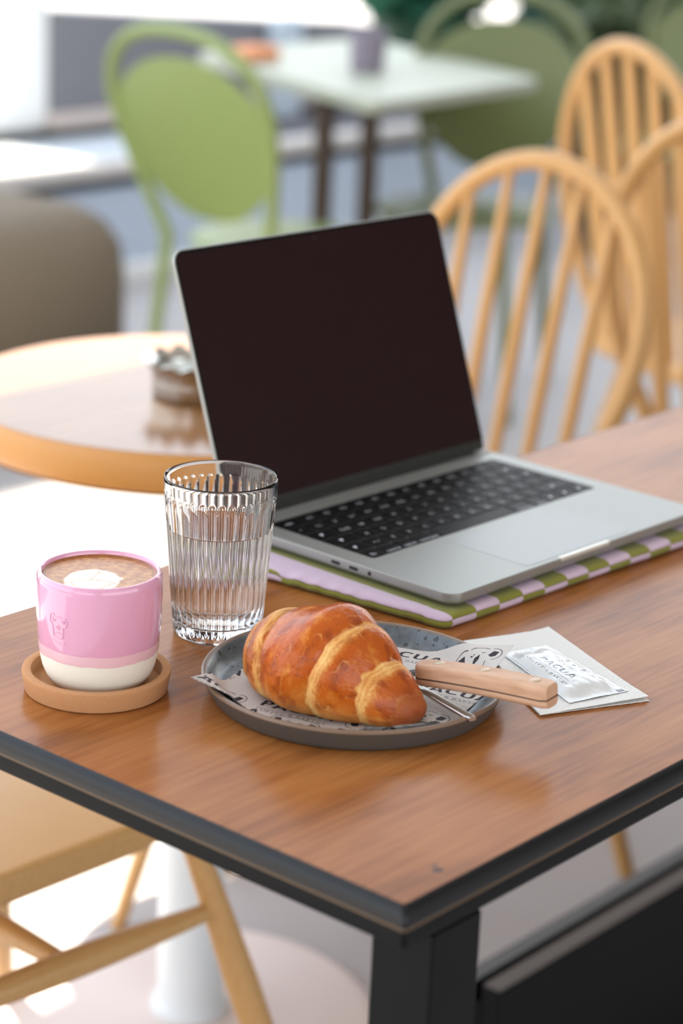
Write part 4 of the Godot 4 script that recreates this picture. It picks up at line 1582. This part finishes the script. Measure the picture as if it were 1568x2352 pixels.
# ---------- knife and second piece of cutlery ----------
func build_cutlery() -> void:
	var a := Vector3(0.2235, 0.7735, -0.1715)
	var b := Vector3(0.2335, 0.7835, -0.0765)
	var o := thing("table_knife", "knife with a pale wooden riveted handle resting on the plate's rim", "knife", a)
	var ax := (b - a)
	var L := ax.length()
	ax = ax.normalized()
	var side := Vector3.UP.cross(ax).normalized()   # to the far side
	var up := ax.cross(side).normalized()
	var wood := mat(Color.WHITE, 0.55)
	wood.albedo_texture = wood_texture(41, 256, 128, hex(206, 166, 136), hex(180, 136, 106), hex(220, 184, 158), 8, 0.4, 0.5)
	wood.uv1_scale = Vector3(9.0, 9.0, 1.0)
	# two scales with the tang between them; the handle swells and droops slightly towards its end
	var prof := func(t: float) -> Vector3:
		var droop := 0.0028 * sin(PI * t) - 0.0006 * t
		var half := 0.0078 + 0.0014 * sin(t * PI * 0.9 + 0.2) + 0.0012 * t
		var shift := -0.0032 * sin(PI * t)
		return Vector3(droop, half, shift)
	var section := func(y0: float, y1: float, bev: float, grow: float, loops: Array, t0: float, t1: float) -> void:
		for i in 25:
			var t := lerpf(t0, t1, i / 24.0)
			var q: Vector3 = prof.call(t)
			var end := minf(t - t0, t1 - t) / (t1 - t0)
			var tight := 0.0022 * pow(1.0 - clampf(end / 0.04, 0.0, 1.0), 2.0)
			var l := PackedVector3Array()
			var h2: float = q.y + grow - tight
			for p in rrect(h2 * 2.0, y1 - y0, bev, 5, Vector2(q.z, (y0 + y1) / 2.0)):
				l.append(ax * (t * L) + side * p.x + up * (p.y + q.x))
			loops.append(l)
	var lp := []
	section.call(-0.0074, 0.0074, 0.0036, 0.0, lp, 0.0, 1.0)
	var hm := MB.new()
	var huv := []
	for i in lp.size():
		var u := PackedVector2Array()
		for p in lp[i]:
			u.append(Vector2(i / 24.0 * 0.1, side.dot(p) + up.dot(p)))
		huv.append(u)
	hm.grid(lp, true, huv)
	hm.fan(lp[0], true)
	hm.fan(lp[24], false)
	put("handle", hm, wood, o, 50.0)
	var tl := []
	section.call(-0.0022, -0.0012, 0.0002, 0.00008, tl, -0.0008, 1.0008)
	var tm := MB.new()
	tm.loft(tl, true, false)
	put("tang", tm, mat(hex(70, 52, 46), 0.4, 0.3), o, 50.0)
	for t in [0.16, 0.52, 0.88]:
		var q: Vector3 = prof.call(t)
		var rv := MB.new()
		var c: Vector3 = ax * (t * L) + side * (q.z + 0.0005) + up * (q.x + 0.0068)
		var rows := []
		for k in [[0.0036, 0.0], [0.0036, 0.0007], [0.003, 0.00105], [0.0004, 0.0012]]:
			var r := PackedVector3Array()
			for i in 20:
				r.append(c + (ax * cos(TAU * i / 20) + side * sin(TAU * i / 20)) * k[0] + up * k[1])
			rows.append(r)
		rv.loft(rows, true, false)
		put("rivet", rv, mat(hex(186, 168, 144), 0.4, 0.6), o, 50.0)
	# blade: runs on past the handle and rests on the plate behind the croissant
	var bl := []
	for i in 15:
		var t := i / 14.0
		var c := ax * (0.004 - 0.075 * t) + Vector3(0.004 * t, -0.0062 * smoothstep(0.0, 0.4, t), 0.0)
		var hw := 0.0082 * (1.0 - pow(t, 5.0) * 0.9)
		var th := 0.0008
		var l := PackedVector3Array()
		for p in [Vector2(hw, -th * 0.5), Vector2(hw, th * 0.5), Vector2(0.0, th * 0.6), Vector2(-hw, 0.0001), Vector2(-hw, -0.0001), Vector2(0.0, -th * 0.6)]:
			l.append(c + side * p.x + up * p.y)
		bl.append(l)
	var bm := MB.new()
	bm.loft(bl, true, false)
	put("blade", bm, M.steel, o, 30.0)
	# slim steel handle of a fork whose head lies behind the croissant
	var f := thing("fork", "slim steel fork handle lying inside the plate below the knife", "fork", Vector3(0.2, 0.7605, -0.111))
	var fh := MB.new()
	var pts := [Vector3(0.0, 0.006, 0.0), Vector3(0.0015, 0.0054, -0.004), Vector3(0.012, 0.0034, -0.03), Vector3(0.026, 0.0012, -0.064), Vector3(0.036, 0.0002, -0.092)]
	var loops := []
	for i in pts.size():
		var p: Vector3 = pts[i]
		var q: Vector3 = pts[mini(i + 1, 4)] - pts[maxi(i - 1, 0)]
		var sd := Vector3.UP.cross(q.normalized()).normalized()
		var hw: float = [0.0026, 0.0036, 0.0034, 0.0027, 0.002][i]
		var th := 0.0014
		var l := PackedVector3Array()
		for k in rrect(hw * 2, th * 2, th * 0.8, 4):
			l.append(p + sd * k.x + Vector3.UP * k.y)
		loops.append(l)
	fh.loft(loops, true, false)
	put("handle", fh, M.steel, f, 60.0)
	var hd := MB.new()
	var hl := []
	for k in [[0.0, 0.0024], [0.012, 0.009], [0.022, 0.0105], [0.03, 0.0105]]:
		var l := PackedVector3Array()
		var c := Vector3(0.036 + k[0] * 0.36, 0.0002 + k[0] * 0.02, -0.092 - k[0] * 0.93)
		for q in rrect(k[1] * 2, 0.0018, 0.0008, 3):
			l.append(c + Vector3(0.93, 0, 0.36) * q.x * -1.0 + Vector3.UP * q.y)
		hl.append(l)
	hd.loft(hl, true, false)
	put("head", hd, M.steel, f, 40.0)
	for k in 4:
		var tn := MB.new()
		var c0 := Vector3(0.0468, 0.0008, -0.1199) + Vector3(0.93, 0, 0.36) * (-0.0078 + 0.0052 * k)
		tn.tube([c0, c0 + Vector3(0.0065, 0.002, -0.0168), c0 + Vector3(0.0115, 0.005, -0.03)], [0.0011, 0.001, 0.0005], 8)
		put("tine", tn, M.steel, f)

# ---------- napkin and packet ----------
func sheet(corners: Array, n: int, thick: float, height: Callable) -> MB:
	# corners in order: (0,0), (1,0), (1,1), (0,1)
	var rows := []
	var uvs := []
	for side in 2:
		for j in n + 1:
			var v := float(j) / n if side == 0 else 1.0 - float(j) / n
			var r := PackedVector3Array()
			var u := PackedVector2Array()
			for i in n + 1:
				var s := float(i) / n
				var p: Vector2 = (corners[0] as Vector2).lerp(corners[1], s).lerp((corners[3] as Vector2).lerp(corners[2], s), v)
				var y: float = height.call(s, v)
				r.append(Vector3(p.x, y + (thick if side == 0 else 0.0), p.y))
				u.append(Vector2(s, v))
			rows.append(r)
			uvs.append(u)
	var m := MB.new()
	m.grid(rows, false, uvs)
	return m

func build_napkin() -> void:
	var n1 := noise(8, 2.0)
	var crn := [Vector2(0.335, -0.2215), Vector2(0.3975, -0.1945), Vector2(0.3405, -0.0735), Vector2(0.266, -0.1062)]
	var nm := mat(hex(234, 234, 230), 0.95)
	var emb := Image.create_empty(64, 64, false, Image.FORMAT_L8)
	for y in 64:
		for x in 64:
			var v := 0.5 + 0.25 * (sin(TAU * (x + y) / 16.0) + sin(TAU * (x - y) / 16.0))
			emb.set_pixel(x, y, Color(v, v, v))
	nm.heightmap_enabled = true
	nm.heightmap_texture = tex(emb)
	nm.heightmap_scale = 0.03
	nm.uv1_scale = Vector3(12, 22, 1)
	var o := thing("napkin", "white embossed paper napkin lying right of the plate", "napkin", Vector3(0.335, TOP, -0.148))
	var off := Vector2(0.335, -0.148)
	for k in 2:
		var c2 := []
		for i in 4:
			var p: Vector2 = crn[i]
			c2.append(p - off + (Vector2(0.0012, -0.0014) if k == 0 and i != 1 else Vector2.ZERO) + (Vector2(-0.002, 0.003) if k == 0 and i == 2 else Vector2.ZERO))
		var y0 := 0.0003 + 0.0009 * k
		var hgt := func(s: float, v: float) -> float:
			return y0 + 0.0004 * absf(n1.get_noise_2d(s * 3.0 + k, v * 3.0)) + 0.0016 * pow(v, 6.0) * s * k + 0.002 * pow(s, 8.0) * (1.0 - v) * k
		put("ply", sheet(c2, 24, 0.0004, hgt), nm, o, 60.0)
	# clear-fronted paper packet
	var w := 768
	var h := 512
	var im := Image.create_empty(w, h, false, Image.FORMAT_RGB8)
	im.fill(hex(204, 206, 204))
	var ink := hex(44, 28, 38)
	var dark := hex(34, 30, 48)
	write_text(im, "PACUA", font("Droid Sans", 700), Vector2(w * 0.49, h * 0.56), 92.0, 1.2, 0.0, ink)
	stroke(im, PackedVector2Array([Vector2(w * 0.24, h * 0.685), Vector2(w * 0.74, h * 0.685)]), 4.0, dark)
	write_text(im, "COFFEE & BAKERY", font("Droid Serif", 700), Vector2(w * 0.5, h * 0.77), 44.0, 1.05, 0.0, dark)
	emblem(im, Vector2(w * 0.52, h * 0.27), 104.0, 0.0, ink)
	var rng := RandomNumberGenerator.new()
	rng.seed = 4
	for row in 2:
		var x := w * 0.05
		while x < w * 0.9:
			var lw := rng.randf_range(6, 22)
			stroke(im, PackedVector2Array([Vector2(x, h * (0.955 + 0.022 * row)), Vector2(x + lw, h * (0.955 + 0.022 * row))]), 5.0, hex(96, 92, 100))
			x += lw + 5.0
	fill_poly(im, PackedVector2Array([Vector2(w * 0.945, h * 0.03), Vector2(w * 0.99, h * 0.03), Vector2(w * 0.99, h * 0.15), Vector2(w * 0.945, h * 0.15)]), dark)
	var pm := mat(Color.WHITE, 0.34)
	pm.albedo_texture = tex(im)
	pm.clearcoat_enabled = true
	pm.clearcoat = 0.5
	pm.clearcoat_roughness = 0.06
	var pk := thing("sugar_packet", "glossy white paper packet with dark print lying on the napkin", "packet", Vector3(0.333, TOP, -0.138))
	var po := Vector2(0.333, -0.138)
	# u runs with the lettering, v down the packet
	var pc := [Vector2(0.3676, -0.1752) - po, Vector2(0.3382, -0.0877) - po, Vector2(0.2931, -0.103) - po, Vector2(0.332, -0.186) - po]
	var n2 := noise(9, 4.0)
	var body := func(s: float, v: float) -> float:
		var inx := smoothstep(0.03, 0.2, minf(s, 1.0 - s)) * smoothstep(0.03, 0.2, minf(v, 1.0 - v))
		var y := 0.0028 + inx * (0.0034 + n2.get_noise_2d(s * 0.5, v * 0.4) * 0.0016 + n2.get_noise_2d(s * 1.6, v * 1.6) * 0.0005)
		y += 0.0007 * n2.get_noise_2d(s * 0.8 + 4.0, v * 0.8) * (1.0 - inx)
		return y
	put("wrapper", sheet(pc, 48, 0.0003, body), pm, pk, 60.0)
